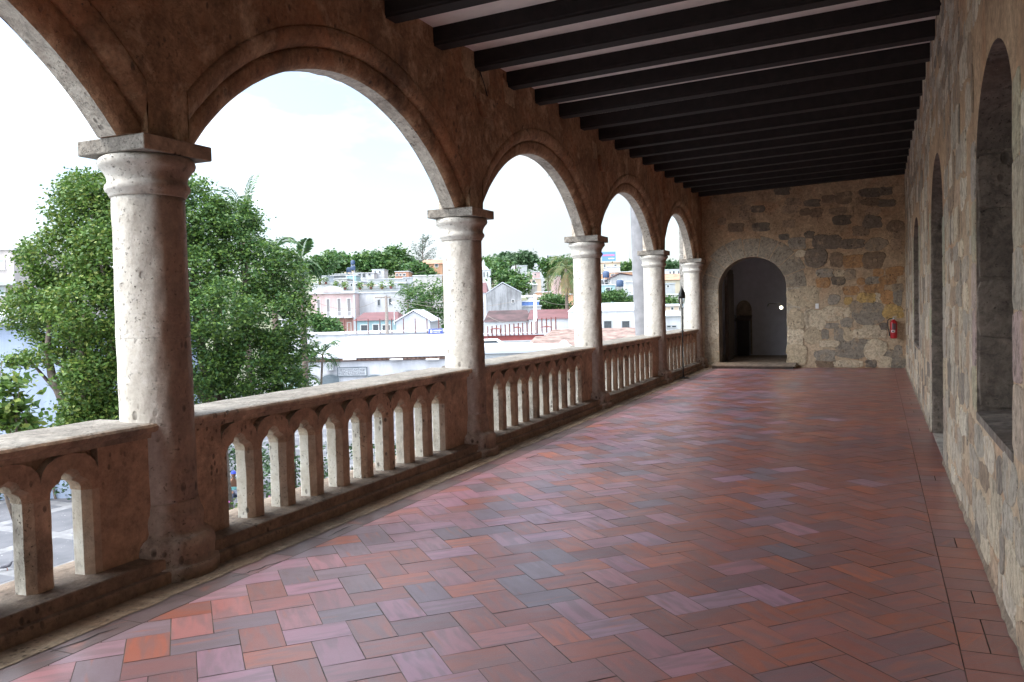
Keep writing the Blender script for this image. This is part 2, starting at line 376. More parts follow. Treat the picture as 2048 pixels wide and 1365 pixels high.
# ---- columns
def prof_smooth(p): return p
def make_column():
    t = thing('stone_column', 'weathered limestone column nearest the camera', 'column', (CX, YC[2], 0), 0, 'columns of the arcade')
    zs = np.linspace(.46, 2.33, 48)
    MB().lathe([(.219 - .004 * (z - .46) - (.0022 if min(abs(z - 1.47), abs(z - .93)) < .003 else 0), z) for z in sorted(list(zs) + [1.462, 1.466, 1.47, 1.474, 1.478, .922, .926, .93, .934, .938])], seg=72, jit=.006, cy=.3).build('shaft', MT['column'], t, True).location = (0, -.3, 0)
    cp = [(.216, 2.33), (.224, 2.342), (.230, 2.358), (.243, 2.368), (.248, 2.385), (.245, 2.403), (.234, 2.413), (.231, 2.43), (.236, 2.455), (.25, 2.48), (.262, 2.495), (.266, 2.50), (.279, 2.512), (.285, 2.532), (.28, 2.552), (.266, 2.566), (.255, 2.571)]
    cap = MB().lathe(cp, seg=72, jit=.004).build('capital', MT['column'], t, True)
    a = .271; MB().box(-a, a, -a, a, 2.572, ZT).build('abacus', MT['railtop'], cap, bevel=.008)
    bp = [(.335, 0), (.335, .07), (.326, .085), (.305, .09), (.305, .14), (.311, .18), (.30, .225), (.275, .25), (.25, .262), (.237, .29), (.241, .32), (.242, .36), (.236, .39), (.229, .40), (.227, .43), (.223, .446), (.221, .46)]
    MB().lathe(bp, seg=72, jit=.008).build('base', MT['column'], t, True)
    return t
col0 = make_column()
copy_tree(col0, (CX, YC[3], 0), 'limestone column second from the camera, pale shaft with a reddish scar under its capital')
copy_tree(col0, (CX, YC[4], 0), 'limestone column third from the camera, in front of the coconut palm and billboard')
copy_tree(col0, (CX, YC[5], 0), 'limestone column fourth from the camera, overlapping the grey royal palm trunk')
copy_tree(col0, (CX, YC[6], 0), 'farthest limestone column, against the end wall beside the dark arched doorway')
copy_tree(col0, (CX, YC[1], 0), 'limestone column level with the camera, outside the left edge of the picture')
copy_tree(col0, (CX, YC[0], 0), 'limestone column behind the camera')

# ---- arcade wall with archivolts
aw = thing('arcade_wall', 'ochre stone arcade wall of round arches above the columns', 'wall', (0, 0, 0))
ND = 48
HP = 1.985
def zr(rho, dy): return ZC + math.sqrt(max(rho * rho - dy * dy, 0))
def dymax(r): return min(HP, math.sqrt((RA + r) ** 2 - (ZT - ZC) ** 2))
def DYR(r): m_ = dymax(r); return [-m_ * math.cos(PI * k / ND) for k in range(ND + 1)]
DY = DYR(0)
prof = [(0, -4.07), (.012, -4.045), (.04, -4.022), (.08, -4.008), (.12, -4.004), (.146, -4.008), (.152, -4.030), (.158, -4.030), (.164, -3.995), (.185, -3.968), (.225, -3.948), (.27, -3.94), (.298, -3.943), (.304, -3.962), (.312, -3.962), (.3125, -3.95)]
ZTOP = 4.62
wm = MB()
for k in range(len(YC) - 1):
    m0 = (YC[k] + YC[k + 1]) / 2
    sc_ = bsc(k)
    for q in range(ND):
        a, b = DYR(.3125)[q], DYR(.3125)[q + 1]
        wm.face([(XF, m0 + a * sc_, zr(RA + .3125, a)), (XF, m0 + b * sc_, zr(RA + .3125, b)), (XF, m0 + b * sc_, ZTOP), (XF, m0 + a * sc_, ZTOP)])
        a, b = DY[q], DY[q + 1]
        wm.face([(XO, m0 + b * sc_, zr(RA, b)), (XO, m0 + a * sc_, zr(RA, a)), (XO, m0 + a * sc_, 5.4), (XO, m0 + b * sc_, 5.4)])
for k, yc in enumerate(YC):
    h = SP / 2 - HS
    y0, y1 = yc - h, (yc + h if k < len(YC) - 1 else YE + .3)
    p0 = (YC[k - 1] + yc) / 2 + HP * bsc(k - 1) if k else yc - .16
    p1 = (yc + YC[k + 1]) / 2 - HP * bsc(k) if k < len(YC) - 1 else YE + .3
    wm.face([(XF, p0, ZT), (XF, p1, ZT), (XF, p1, ZTOP), (XF, p0, ZTOP)])
    wm.face([(XO, y1, ZT), (XO, y0, ZT), (XO, y0, 5.4), (XO, y1, 5.4)])
    wm.face([(XO, y0, ZT + .001), (XF, y0, ZT + .001), (XF, y1, ZT + .001), (XO, y1, ZT + .001)])
    for yy in (p0, p1):
        up = [(r, x) for r, x in prof if dymax(r) >= HP - 1e-6]
        wm.face([(up[0][1], yy, ZT), (XF, yy, ZT)] + [(x, yy, zr(RA + r, HP)) for r, x in up[::-1]])
wm.build('wall', MT['arcade'], aw)
for k in range(len(YC) - 1):
    m0 = (YC[k] + YC[k + 1]) / 2
    s = MB(); am = MB()
    xs = np.linspace(XO, -4.07, 4)
    def w_(x, dy, r): return (.016 if r < 1 else .010) * noise.noise(Vector((x * 5, (m0 + dy) * 9, 1))) + .006 * noise.noise(Vector((x * 9, (m0 + dy) * 25, 4)))
    vi = {}
    for q in range(ND + 1):
        for r, x in enumerate(xs): vi[q, r] = len(s.v); s.v.append((x, m0 + DY[q] * bsc(k), zr(RA, DY[q]) + (w_(x, DY[q], 0) if 0 < q < ND and r < 3 else 0) - .0))
    for q in range(ND):
        for r in range(3): s.f.append((vi[q, r], vi[q + 1, r], vi[q + 1, r + 1], vi[q, r + 1])); s.c.append(None)
    mld = am; n = len(prof)
    base = len(am.v)
    for q in range(ND + 1):
        for r, x in prof: dyq = DYR(r)[q]; am.v.append((x + .005 * noise.noise(Vector((r * 9, (m0 + dyq) * 6, 2))), m0 + dyq * bsc(k), zr(RA + r, dyq) + .003 * noise.noise(Vector((r * 20, (m0 + dyq) * 11, 7)))))
    for q in range(ND):
        for r in range(n - 1): am.f.append((base + q * n + r, base + (q + 1) * n + r, base + (q + 1) * n + r + 1, base + q * n + r + 1)); am.c.append(None)
    arc = am.build('arch_moulding', MT['arcade'], aw, True)
    s.build('arch_soffit', MT['soffit'], arc, True)
# plaster-loss patches and broken brackets on the wall, plus outer pilasters
pt = MB()
def patch(mb_, pts, th, c=None):
    n = len(pts); cy_ = sum(p[0] for p in pts) / n; cz_ = sum(p[1] for p in pts) / n
    i = len(mb_.v)
    mb_.v += [(XF - .002, y_, z_) for y_, z_ in pts] + [(XF + th, cy_ + (y_ - cy_) * .9, cz_ + (z_ - cz_) * .9) for y_, z_ in pts]
    for k in range(n): mb_.f.append((i + k, i + (k + 1) % n, i + n + (k + 1) % n, i + n + k)); mb_.c.append(c)
    mb_.f.append(tuple(i + n + k for k in range(n))); mb_.c.append(c)
PP = pt
patch(PP, [(7.95, 4.33), (8.25, 4.40), (8.32, 4.22), (8.28, 4.02), (8.05, 4.03), (7.93, 4.15)], .012)
patch(PP, [(8.38, 4.22), (8.6, 4.26), (8.62, 4.08), (8.5, 3.98), (8.38, 4.05)], .012)
patch(PP, [(8.98, 4.25), (9.3, 4.2), (9.32, 3.96), (9.05, 3.98)], .012)
patch(PP, [(12.3, 4.1), (12.5, 4.08), (12.52, 3.85), (12.35, 3.83)], .012)
pt.build('plaster_patch', MT['mortar'], aw)
for k, yc in enumerate(YC[:-1]):
    if k < 2: continue
    b_ = MB()
    yy = yc + .28
    b_.prism([(-.22, .20), (.22, .20), (.22, .06), (.14, -.02), (-.10, -.04), (-.2, .05)], lambda a, b, d: (d, yy + a, 3.72 + b), XF - .002, XF + .05)
    b_.build('corbel_stub', MT['arcade'], aw, bevel=.012)
    if k in (2, 3):
        c_ = MB(); y2 = yc + .05; c_.tube([(XF + .01, y2 + .12, 4.3), (XF + .015, y2 + .08, 4.18), (XF + .012, y2 + .22, 4.02), (XF + .012, y2 + .3, 3.9), (XF + .03, y2 + .5, 3.90)], .007, 6)
        c_.build('cable', MT['black'], aw)
for yc in YC:
    MB().box(XO - .10, XO - .001, yc - .17, yc + .17, ZT + .002, 5.4).build('outer_pilaster', MT['soffit'], aw)

# ---- balustrades
HI = [(.095, .645), (.093, .668), (.082, .688), (.060, .703), (.041, .712), (.041, .728), (.030, .745), (0, .757)]
HIF = [(.133, .645), (.130, .674), (.112, .703), (.082, .722), (.060, .736), (.056, .752), (.040, .772), (0, .787)]
HOF = [(.178, .645), (.178, .69), (.178, .73), (.175, .765), (.161, .80), (.134, .829), (.083, .857), (0, .872)]
HOB = [(.178, .645), (.178, .69), (.178, .73), (.178, .77), (.178, .81), (.178, .84), (.178, .872), (0, .872)]
def archhead(mb_, cy_):
    for sg in (-1, 1):
        P = lambda c, x, k: (x, cy_ + sg * c[k][0], c[k][1])
        for k in range(len(HI) - 1):
            for (ca, xa, cb, xb) in ((HIF, -4.03, HOF, -4.03), (HI, -4.072, HIF, -4.03), (HI, -4.16, HI, -4.072), (HOF, -4.03, HOF, -4.085), (HI, -4.0849, HOB, -4.0849), (HI, -4.16, HOB, -4.16)):
                if ca is HI and cb is HOB and xa == -4.0849 and k < 2: continue
                mb_.face([P(ca, xa, k), P(cb, xb, k), P(cb, xb, k + 1), P(ca, xa, k + 1)])
        mb_.face([P(HIF, -4.03, 0), P(HOF, -4.03, 0), P(HOF, -4.16, 0), P(HI, -4.16, 0), P(HI, -4.072, 0)])
def ringpair(mb_, cy_, inn, out, x0, x1):
    for sg in (-1, 1):
        for k in range(len(inn) - 1):
            q = [(cy_ + sg * inn[k][0], inn[k][1]), (cy_ + sg * out[k][0], out[k][1]), (cy_ + sg * out[k + 1][0], out[k + 1][1]), (cy_ + sg * inn[k + 1][0], inn[k + 1][1])]
            for xx, rev in ((x1, sg < 0), (x0, sg > 0)):
                p = [(xx, y_, z_) for y_, z_ in q]; mb_.face(p[::-1] if rev else p)
            mb_.face([(x0, *q[0]), (x1, *q[0]), (x1, *q[3]), (x0, *q[3])]); mb_.face([(x0, *q[1]), (x1, *q[1]), (x1, *q[2]), (x0, *q[2])])
BALS = ['limestone balustrade nearest the camera, running off the left edge of the picture', 'pierced limestone balustrade between the first and second columns', 'pierced limestone balustrade between the second and third columns',
        'pierced limestone balustrade between the third and fourth columns', 'farthest pierced limestone balustrade, behind the black lantern stand']
def balustrade(k, label, shift):
    y0, y1 = YC[k] + .13, YC[k + 1] - .13; mid = (YC[k] + YC[k + 1]) / 2 + shift
    t = thing('balustrade', label, 'balustrade', (CX, mid, 0), 0, 'balustrades between the columns')
    ox, oy = -CX, -mid
    def B(mb_, name, mat, smooth=False, bevel=0): return mb_.build(name, mat, t, smooth, bevel, (ox, oy, 0))
    cap = [(-4.50, .87), (-4.03, .87), (-4.012, .872), (-4.010, .902), (-3.996, .905), (-3.985, .915), (-3.982, .94), (-3.990, .955), (-4.008, .962), (-4.25, .966), (-4.49, .962), (-4.51, .94), (-4.51, .89)]
    m_ = MB(); nn = 40; i0 = 0
    for q in range(nn + 1):
        yy = y0 + (y1 - y0) * q / nn
        for (x, z) in cap: m_.v.append((x + .006 * noise.noise(Vector((x * 8, yy * 4, z * 8))), yy, z + (.005 * noise.noise(Vector((x * 6, yy * 5, 9))) if z > .9 else 0)))
    n = len(cap)
    for q in range(nn):
        for r in range(n): m_.f.append((q * n + r, q * n + (r + 1) % n, (q + 1) * n + (r + 1) % n, (q + 1) * n + r)); m_.c.append(None)
    m_.f.append(tuple(range(n))); m_.f.append(tuple(nn * n + r for r in range(n))[::-1]); m_.c += [None, None]
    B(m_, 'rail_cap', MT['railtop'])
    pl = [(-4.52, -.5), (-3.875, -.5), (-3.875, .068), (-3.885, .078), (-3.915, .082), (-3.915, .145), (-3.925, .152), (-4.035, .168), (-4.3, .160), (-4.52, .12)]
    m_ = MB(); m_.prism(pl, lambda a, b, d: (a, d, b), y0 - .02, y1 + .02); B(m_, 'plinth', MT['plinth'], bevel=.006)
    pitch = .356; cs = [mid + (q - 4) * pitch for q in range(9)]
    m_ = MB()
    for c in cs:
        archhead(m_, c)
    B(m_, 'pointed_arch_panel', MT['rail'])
    sec = [(-.083, -4.072), (-.045, -4.03), (.045, -4.03), (.083, -4.072), (.083, -4.15), (.075, -4.16), (-.075, -4.16), (-.083, -4.15)]
    for q in range(8):
        c = (cs[q] + cs[q + 1]) / 2
        bm = MB(); nb = 10
        for j in range(nb + 1):
            z = .155 + (.645 - .155) * j / nb
            for (a, x) in sec:
                wv = .0035 * noise.noise(Vector((a * 20, c * 3 + x * 9, z * 7))); bm.v.append((x + wv, c + a + wv, z))
        for j in range(nb):
            for r in range(8): bm.f.append((j * 8 + r, j * 8 + (r + 1) % 8, (j + 1) * 8 + (r + 1) % 8, (j + 1) * 8 + r)); bm.c.append(None)
        bm.f.append(tuple(range(8))[::-1]); bm.f.append(tuple(nb * 8 + r for r in range(8))); bm.c += [None, None]
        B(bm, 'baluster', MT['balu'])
    for a, b in ((y0, cs[0] - .178), (cs[-1] + .178, y1)):
        # end block with the half pier beside the outer slot
        inner = cs[0] - .095 if a == y0 else cs[-1] + .095
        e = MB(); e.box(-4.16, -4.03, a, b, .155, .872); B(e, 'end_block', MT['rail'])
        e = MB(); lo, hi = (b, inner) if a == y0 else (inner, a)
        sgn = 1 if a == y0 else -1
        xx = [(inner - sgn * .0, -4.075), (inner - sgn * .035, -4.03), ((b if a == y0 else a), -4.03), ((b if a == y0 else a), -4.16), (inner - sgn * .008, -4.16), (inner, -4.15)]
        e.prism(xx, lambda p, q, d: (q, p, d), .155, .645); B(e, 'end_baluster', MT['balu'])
    return t
MT['balu'] = pitted('baluster_limestone', (.68, .65, .57), (.56, .51, .43), (.46, .34, .22), .9, .62, 60, veins=.08, grain=.35, bs=.35, patina_shade=((.52, .33, .21), (1, 0, 0), .68, .95, .88))
for k in range(2 - 1, 6):
    balustrade(k, BALS[k - 1], 0 if k in (1, 5) else -.12)

# ---- ceiling with beams
def zceil(x): return 4.345 + (x + 3.95) / (XR + 3.95) * .16
ce = thing('ceiling', None, None); tag(ce, kind='structure')
mb = MB(); mb.prism([(XO + .05, zceil(XO)), (XR + .9, zceil(XR + .9)), (XR + .9, 4.9), (XO + .05, 4.9)], lambda a, b, d: (a, d, b), YB, YE + .9)
mb.build('plaster', MT['plaster'], ce)
k = -14
while True:
    yb = 6.456 + k * .8828
    if yb > YE - .2: break
    if yb > YB:
        x0, x1 = XF - .02, XR + .02
        bb = MB(); z0, z1 = zceil(x0), zceil(x1)
        for (xa, xb, za, zb) in ((x0, x1, z0, z1),):
            dz_ = random.uniform(-.004, .004); dw = random.uniform(-.006, .006); sec = [(0, .01), (0, -.145), (.012, -.157), (.012, -.175 + dz_), (.185 + dw, -.175 + dz_), (.185 + dw, -.157), (.197 + dw, -.145), (.197 + dw, .01)]
            i = 0; n = len(sec)
            bb.v = [(xa, yb + a, za + b) for a, b in sec] + [(xb, yb + a, zb + b) for a, b in sec]
            for q in range(n): bb.f.append((q, (q + 1) % n, n + (q + 1) % n, n + q)); bb.c.append(None)
        bb.build('ceiling_beam', MT['beam'], ce)
    k += 1

# ---- rubble stones generator
SCR = [(.48, .41, .32), (.36, .31, .25), (.58, .51, .40), (.22, .185, .15), (.42, .29, .19), (.54, .46, .36), (.42, .37, .30), (.30, .21, .14), (.60, .50, .36)]
SC = [(.31, .24, .17), (.54, .43, .29), (.17, .13, .10), (.13, .10, .075), (.44, .22, .08), (.64, .53, .38), (.22, .14, .085), (.28, .245, .20), (.13, .11, .095)]
def stone_poly(cx_, cz_, w_, h_, jag=.14, n=22):
    pts = []; ph = random.random() * 9; pw = random.uniform(2.6, 6) if jag > .06 else 16
    for q in range(n):
        a = 2 * PI * q / n + PI / 4 + (0 if jag > .06 else 0); ca, sa = math.cos(a), math.sin(a)
        r = (abs(ca) ** pw + abs(sa) ** pw) ** (-1 / pw) * (1 + jag * noise.noise(Vector((ca * 1.3 + ph, sa * 1.3, ph))) * 2.2 + jag * .9 * noise.noise(Vector((ca * 4 + ph, sa * 4, ph + 3))))
        pts.append((cx_ + r * ca * w_ / 2, cz_ + r * sa * h_ / 2))
    return pts
def add_stone(mb_, pts, f, d0, d1, c):
    n = len(pts); cx_ = sum(p[0] for p in pts) / n; cz_ = sum(p[1] for p in pts) / n
    i = len(mb_.v); ins = .93
    mb_.v += [f(a, b, d0) for a, b in pts] + [f(cx_ + (a - cx_) * .975, cz_ + (b - cz_) * .975, d1 * .8 + d0 * .2) for a, b in pts] + [f(cx_ + (a - cx_) * ins, cz_ + (b - cz_) * ins, d1) for a, b in pts]
    for j in range(2):
        for k in range(n): mb_.f.append((i + j * n + k, i + j * n + (k + 1) % n, i + (j + 1) * n + (k + 1) % n, i + (j + 1) * n + k)); mb_.c.append(c)
    mb_.f.append(tuple(i + 2 * n + k for k in range(n))); mb_.c.append(c)

# ---- right wall with niches and a doorway
OPEN = [(4.5, 6.08, .86, 2.42, 2.95, 'window'), (9.04, 10.96, 0, 2.35, 3.1, 'door'), (14.1, 16.15, .84, 2.45, 2.88, 'window')]
rw = thing('stone_wall', 'long rubble stone wall with deep window niches and a doorway on the right', 'wall', (XR, 8, 0))
RO = (-XR, -8, 0)
def ztop_open(o, y):
    a, b, z0, zs, zt, _ = o; m_ = (a + b) / 2; h = (b - a) / 2; t = min(1, abs(y - m_) / h)
    return zs + (zt - zs) * math.sqrt(max(0, 1 - t * t))
wmb = MB(); jmb = MB(); TH = 1.0
segs = [YB] + [v for o in OPEN for v in o[:2]] + [YE + .9]
for a, b in ((segs[0], segs[1]), (segs[2], segs[3]), (segs[4], segs[5]), (segs[6], segs[7])):
    wmb.face([(XR, b, -.05), (XR, a, -.05), (XR, a, 4.8), (XR, b, 4.8)])
for o in OPEN:
    a, b, z0, zs, zt, kd = o; n = 20
    yy = [(a + b) / 2 - (b - a) / 2 * math.cos(PI * q / n) for q in range(n + 1)]
    for q in range(n):
        wmb.face([(XR, yy[q + 1], ztop_open(o, yy[q + 1])), (XR, yy[q], ztop_open(o, yy[q])), (XR, yy[q], 4.8), (XR, yy[q + 1], 4.8)])
        jmb.face([(XR, yy[q], ztop_open(o, yy[q])), (XR, yy[q + 1], ztop_open(o, yy[q + 1])), (XR + TH, yy[q + 1], ztop_open(o, yy[q + 1])), (XR + TH, yy[q], ztop_open(o, yy[q]))])
    jmb.face([(XR, a, z0), (XR, a, zs), (XR + TH, a, zs), (XR + TH, a, z0)])
    if kd == 'window':
        wmb.face([(XR, b, -.05), (XR, a, -.05), (XR, a, z0), (XR, b, z0)])
        jmb.face([(XR, b, z0), (XR + TH, b, z0), (XR + TH, b, zs), (XR, b, zs)])
    else:
        jmb.box(XR, XR + .16, b, b + .001, -.05, zs); jmb.box(XR + .16, XR + TH, b - .06, b + .001, -.05, zs)
wall_o = wmb.build('wall_face', MT['mortar'], rw, loc=RO)
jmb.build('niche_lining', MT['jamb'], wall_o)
for o in OPEN:
    a, b, z0, zs, zt, kd = o
    if kd == 'window':
        s = MB(); s.prism([(XR - .004, z0 + .0), (XR + TH, z0 + .10), (XR + TH, z0 - .05), (XR - .004, z0 - .05)], lambda p, q, d: (p, d, q), a + .002, b - .002)
        s.build('window_sill', MT['plank'] if 0 else MT['jamb'], rw, loc=RO)
        sh = MB(); sh.box(XR + TH - .06, XR + TH, a, b, z0, zt + .02)
        for q in range(5): sh.box(XR + TH - .085, XR + TH - .06, a + .02 + q * (b - a) / 5, a - .01 + (q + 1) * (b - a) / 5, z0 + .02, zt)
        sh.build('shutter', MT['darkwood'], rw, loc=RO)
    else:
        s = MB(); s.box(XR + .005, XR + TH, a, b - .07, -.02, .006); s.build('door_sill', MT['slab'] if 'slab' in MT else MT['soffit'], rw, loc=RO)
        d = MB(); d.box(XR + TH - .07, XR + TH, a, b, 0, zt)
        for q in range(6): d.box(XR + TH - .10, XR + TH - .07, a + .02 + q * (b - a) / 6, a - .01 + (q + 1) * (b - a) / 6, .02, zt)
        d.build('door', MT['darkwood'], rw, loc=RO)
st = MB(); z = .02
def blocked(y_, z_, w_, h_):
    for o in OPEN:
        if o[0] - w_ / 2 - .10 < y_ < o[1] + w_ / 2 + .10 and o[2] - h_ / 2 - .03 < z_ < o[4] + .12 + h_ / 2: return True
    return False
while z < 4.45:
    h = random.uniform(.12, .30); y = YB
    while y < YE - .1:
        w_ = random.uniform(.14, .62) if random.random() < .8 else random.uniform(.08, .16)
        yc, zc = y + w_ / 2, z + h / 2 + random.uniform(-.03, .03)
        if random.random() < .86 and not blocked(yc, zc, w_, h) and yc + w_ / 2 < YE - .03:
            c = random.choice(SCR); k_ = random.uniform(.8, 1.2)
            add_stone(st, stone_poly(yc, zc, w_ * .97, h * .97, .2), lambda a, b, d: (XR - d, a, b), 0, random.uniform(.002, .009), tuple(v * k_ for v in c))
        y += w_
    z += h
# quoins around the openings
for o in OPEN:
    for side in (0, 1):
        z = o[2] if o[5] == 'window' else .02
        while z < o[3]:
            h = random.uniform(.28, .42); ln = random.uniform(.2, .42)
            ye = o[0] - .004 if side == 0 else o[1] + .004
            yc = ye - ln / 2 if side == 0 else ye + ln / 2
            add_stone(st, stone_poly(yc, z + h / 2, ln, h * .98, .05), lambda a, b, d: (XR - d, a, b), 0, .007, tuple(v * random.uniform(.9, 1.1) for v in (.42, .36, .28)))
            z += h
st.build('stonework', MT['stones'], wall_o)
for o in OPEN:
    jb = MB(); z = o[2] + .02; zmax = o[3] + .1
    while z < zmax:
        h = min(random.uniform(.30, .46), zmax - z + .02); x = XR + .003
        while x < XR + TH - .1:
            w_ = random.uniform(.25, .5); x1 = min(x + w_, XR + TH - .02); yo = o[1] - (.06 if (o[5] == 'door' and x > XR + .15) else 0)
            g = random.uniform(.75, 1.25)
            add_stone(jb, stone_poly((x + x1) / 2, z + h / 2, (x1 - x) * .985, h * .98, .03, 32), lambda a, b, d: (a, yo - d, b), 0, random.uniform(.004, .012), tuple(v * g for v in (.20, .165, .135)))
            x = x1
        z += h
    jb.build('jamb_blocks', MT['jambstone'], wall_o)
mb = MB(); ys = np.arange(YB, YE, .08)
for k in range(len(ys) - 1):
    if 9.0 < ys[k] < 10.95: continue
    e = lambda yy: XR - .018 - .014 * noise.noise(Vector((yy * 5, 1, 1))) - .008 * noise.noise(Vector((yy * 19, 1, 1)))
    mb.face([(e(ys[k]), ys[k], .003), (XR, ys[k], .05), (XR, ys[k + 1], .05), (e(ys[k + 1]), ys[k + 1], .003)])
mb.build('mortar_fillet', MT['grit'], rw, loc=RO)

# ---- end wall with arched doorway
ew = thing('stone_wall', 'rubble stone end wall pierced by a dark arched doorway', 'wall', (-1.7, YE, 0)); EO = (1.7, -YE, 0)
DX0, DX1, DZ0, DZS, DZT = -3.577, -1.983, .085, 1.907, 2.666
wmb = MB(); n = 24; dm = (DX0 + DX1) / 2; dh = (DX1 - DX0) / 2
wmb.face([(XO, YE, -.05), (DX0, YE, -.05), (DX0, YE, 4.8), (XO, YE, 4.8)]); wmb.face([(DX1, YE, -.05), (XR, YE, -.05), (XR, YE, 4.8), (DX1, YE, 4.8)])
wmb.face([(DX0, YE, -.05), (DX1, YE, -.05), (DX1, YE, DZ0 - .012), (DX0, YE, DZ0 - .012)])
xx = [dm - dh * math.cos(PI * q / n) for q in range(n + 1)]
zz = [DZS + (DZT - DZS) * math.sqrt(max(0, 1 - ((x - dm) / dh) ** 2)) for x in xx]
jm = MB(); YW = YE + .55
for q in range(n):
    wmb.face([(xx[q], YE, zz[q]), (xx[q + 1], YE, zz[q + 1]), (xx[q + 1], YE, 4.8), (xx[q], YE, 4.8)])
    jm.face([(xx[q], YE, zz[q]), (xx[q], YW, zz[q]), (xx[q + 1], YW, zz[q + 1]), (xx[q + 1], YE, zz[q + 1])])
jm.face([(DX0, YE, DZ0), (DX0, YW, DZ0), (DX0, YW, DZS), (DX0, YE, DZS)]); jm.face([(DX1, YE, DZ0), (DX1, YE, DZS), (DX1, YW, DZS), (DX1, YW, DZ0)])
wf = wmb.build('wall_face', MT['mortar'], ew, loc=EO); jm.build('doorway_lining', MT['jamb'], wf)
# stones as seen in the photograph: crop pixels (offset 1380,360; scale 3.25)
HS_ = [(600, 75, 90, 40, 3), (440, 190, 80, 40, 3), (795, 152, 90, 38, 3), (900, 125, 75, 45, 6), (1000, 118, 90, 65, 6), (1165, 85, 110, 45, 3), (1275, 75, 70, 45, 3), (1170, 145, 100, 38, 6), (1275, 150, 95, 40, 2), (745, 210, 60, 38, 6), (820, 215, 75, 50, 6),
       (990, 260, 95, 55, 3), (1185, 270, 100, 70, 2), (1340, 300, 95, 60, 6), (300, 310, 95, 50, 6), (465, 305, 95, 50, 3), (610, 372, 60, 32, 8), (775, 357, 60, 40, 3), (885, 402, 155, 82, 2), (1048, 415, 145, 55, 2), (700, 415, 100, 65, 7), (1210, 420, 110, 70, 0),
       (815, 515, 120, 110, 2), (955, 525, 75, 85, 6), (1065, 530, 120, 70, 4), (1195, 525, 110, 90, 6), (720, 480, 60, 40, 5), (880, 605, 90, 50, 7), (970, 605, 60, 40, 1), (1040, 615, 60, 60, 0), (1225, 603, 62, 42, 4), (1330, 595, 100, 50, 4), (1290, 650, 90, 50, 4), (1190, 655, 80, 40, 7), (1112, 660, 45, 38, 4),
       (863, 668, 75, 58, 4), (963, 655, 75, 55, 3), (1045, 720, 85, 50, 4), (1195, 710, 105, 50, 4), (1350, 705, 60, 50, 0), (1145, 765, 100, 55, 9), (1028, 788, 42, 42, 9), (1290, 765, 88, 75, 4), (1215, 765, 40, 50, 5), (1350, 765, 50, 80, 7), (935, 780, 60, 55, 7), (735, 760, 190, 110, 1), (1165, 870, 175, 130, 7), (1320, 855, 110, 75, 9), (1015, 860, 55, 50, 5), (1078, 830, 70, 70, 0),
       (930, 870, 110, 85, 5), (808, 905, 125, 115, 5), (690, 905, 100, 115, 1), (1020, 928, 70, 52, 7), (922, 948, 80, 32, 7), (1255, 955, 45, 40, 8), (880, 1007, 42, 55, 7), (967, 1007, 52, 70, 7), (1028, 1005, 55, 70, 1), (1095, 1003, 65, 52, 5), (1178, 985, 95, 72, 5), (1250, 1000, 45, 45, 5), (800, 1010, 100, 95, 1), (690, 1020, 95, 100, 5),
       (905, 1070, 110, 40, 5), (1055, 1103, 185, 115, 7), (1205, 1105, 110, 115, 5), (880, 1142, 120, 62, 7), (1290, 1128, 62, 42, 7), (1355, 1115, 45, 65, 7), (700, 1140, 120, 120, 1), (880, 1195, 110, 50, 6), (1030, 1195, 150, 40, 5), (1180, 1197, 60, 45, 8), (1260, 1185, 90, 65, 5), (1350, 1190, 80, 75, 7)]
PAL = SC + [(.50, .32, .10)]
def ray_plane_y(px, py, Y):
    d = CAM_F + CAM_R * ((px - 1024) / FPX) - CAM_U * ((py - 682.5) / FPX); t = Y / d.y; return d.x * t, 1.6 + d.z * t
st = MB()
for (cx_, cy_, w_, h_, ci) in HS_:
    px, py = 1380 + cx_ / 3.25, 360 + cy_ / 3.25
    X, Z = ray_plane_y(px, py, YE); sc = YE / CAM_F.y / FPX / 3.25
    k_ = random.uniform(.9, 1.15); c = PAL[ci]
    add_stone(st, stone_poly(X, Z, w_ * sc * .97, h_ * sc * 1.0, .12, 24), lambda a, b, d: (a, YE - d, b), 0, random.uniform(.006, .016), tuple(v * k_ for v in c))
for q in range(70):
    cx_, cy_ = random.uniform(120, 1380), random.uniform(60, 460)
    if any(abs(cx_ - h_[0]) < h_[2] / 2 + 35 and abs(cy_ - h_[1]) < h_[3] / 2 + 24 for h_ in HS_) or (cx_ < 720 and cy_ > 330): continue
    w_, h2 = random.uniform(50, 110), random.uniform(30, 60); HS_.append((cx_, cy_, w_, h2, 0))
    X, Z = ray_plane_y(1380 + cx_ / 3.25, 360 + cy_ / 3.25, YE); g = random.uniform(.6, 1.1)
    if Z > 4.15 or X < XF + .2: continue
    add_stone(st, stone_poly(X, Z, w_ * sc, h2 * sc, .12, 22), lambda a, b, d: (a, YE - d, b), 0, random.uniform(.004, .010), tuple(v * g for v in (.40, .27, .17)))
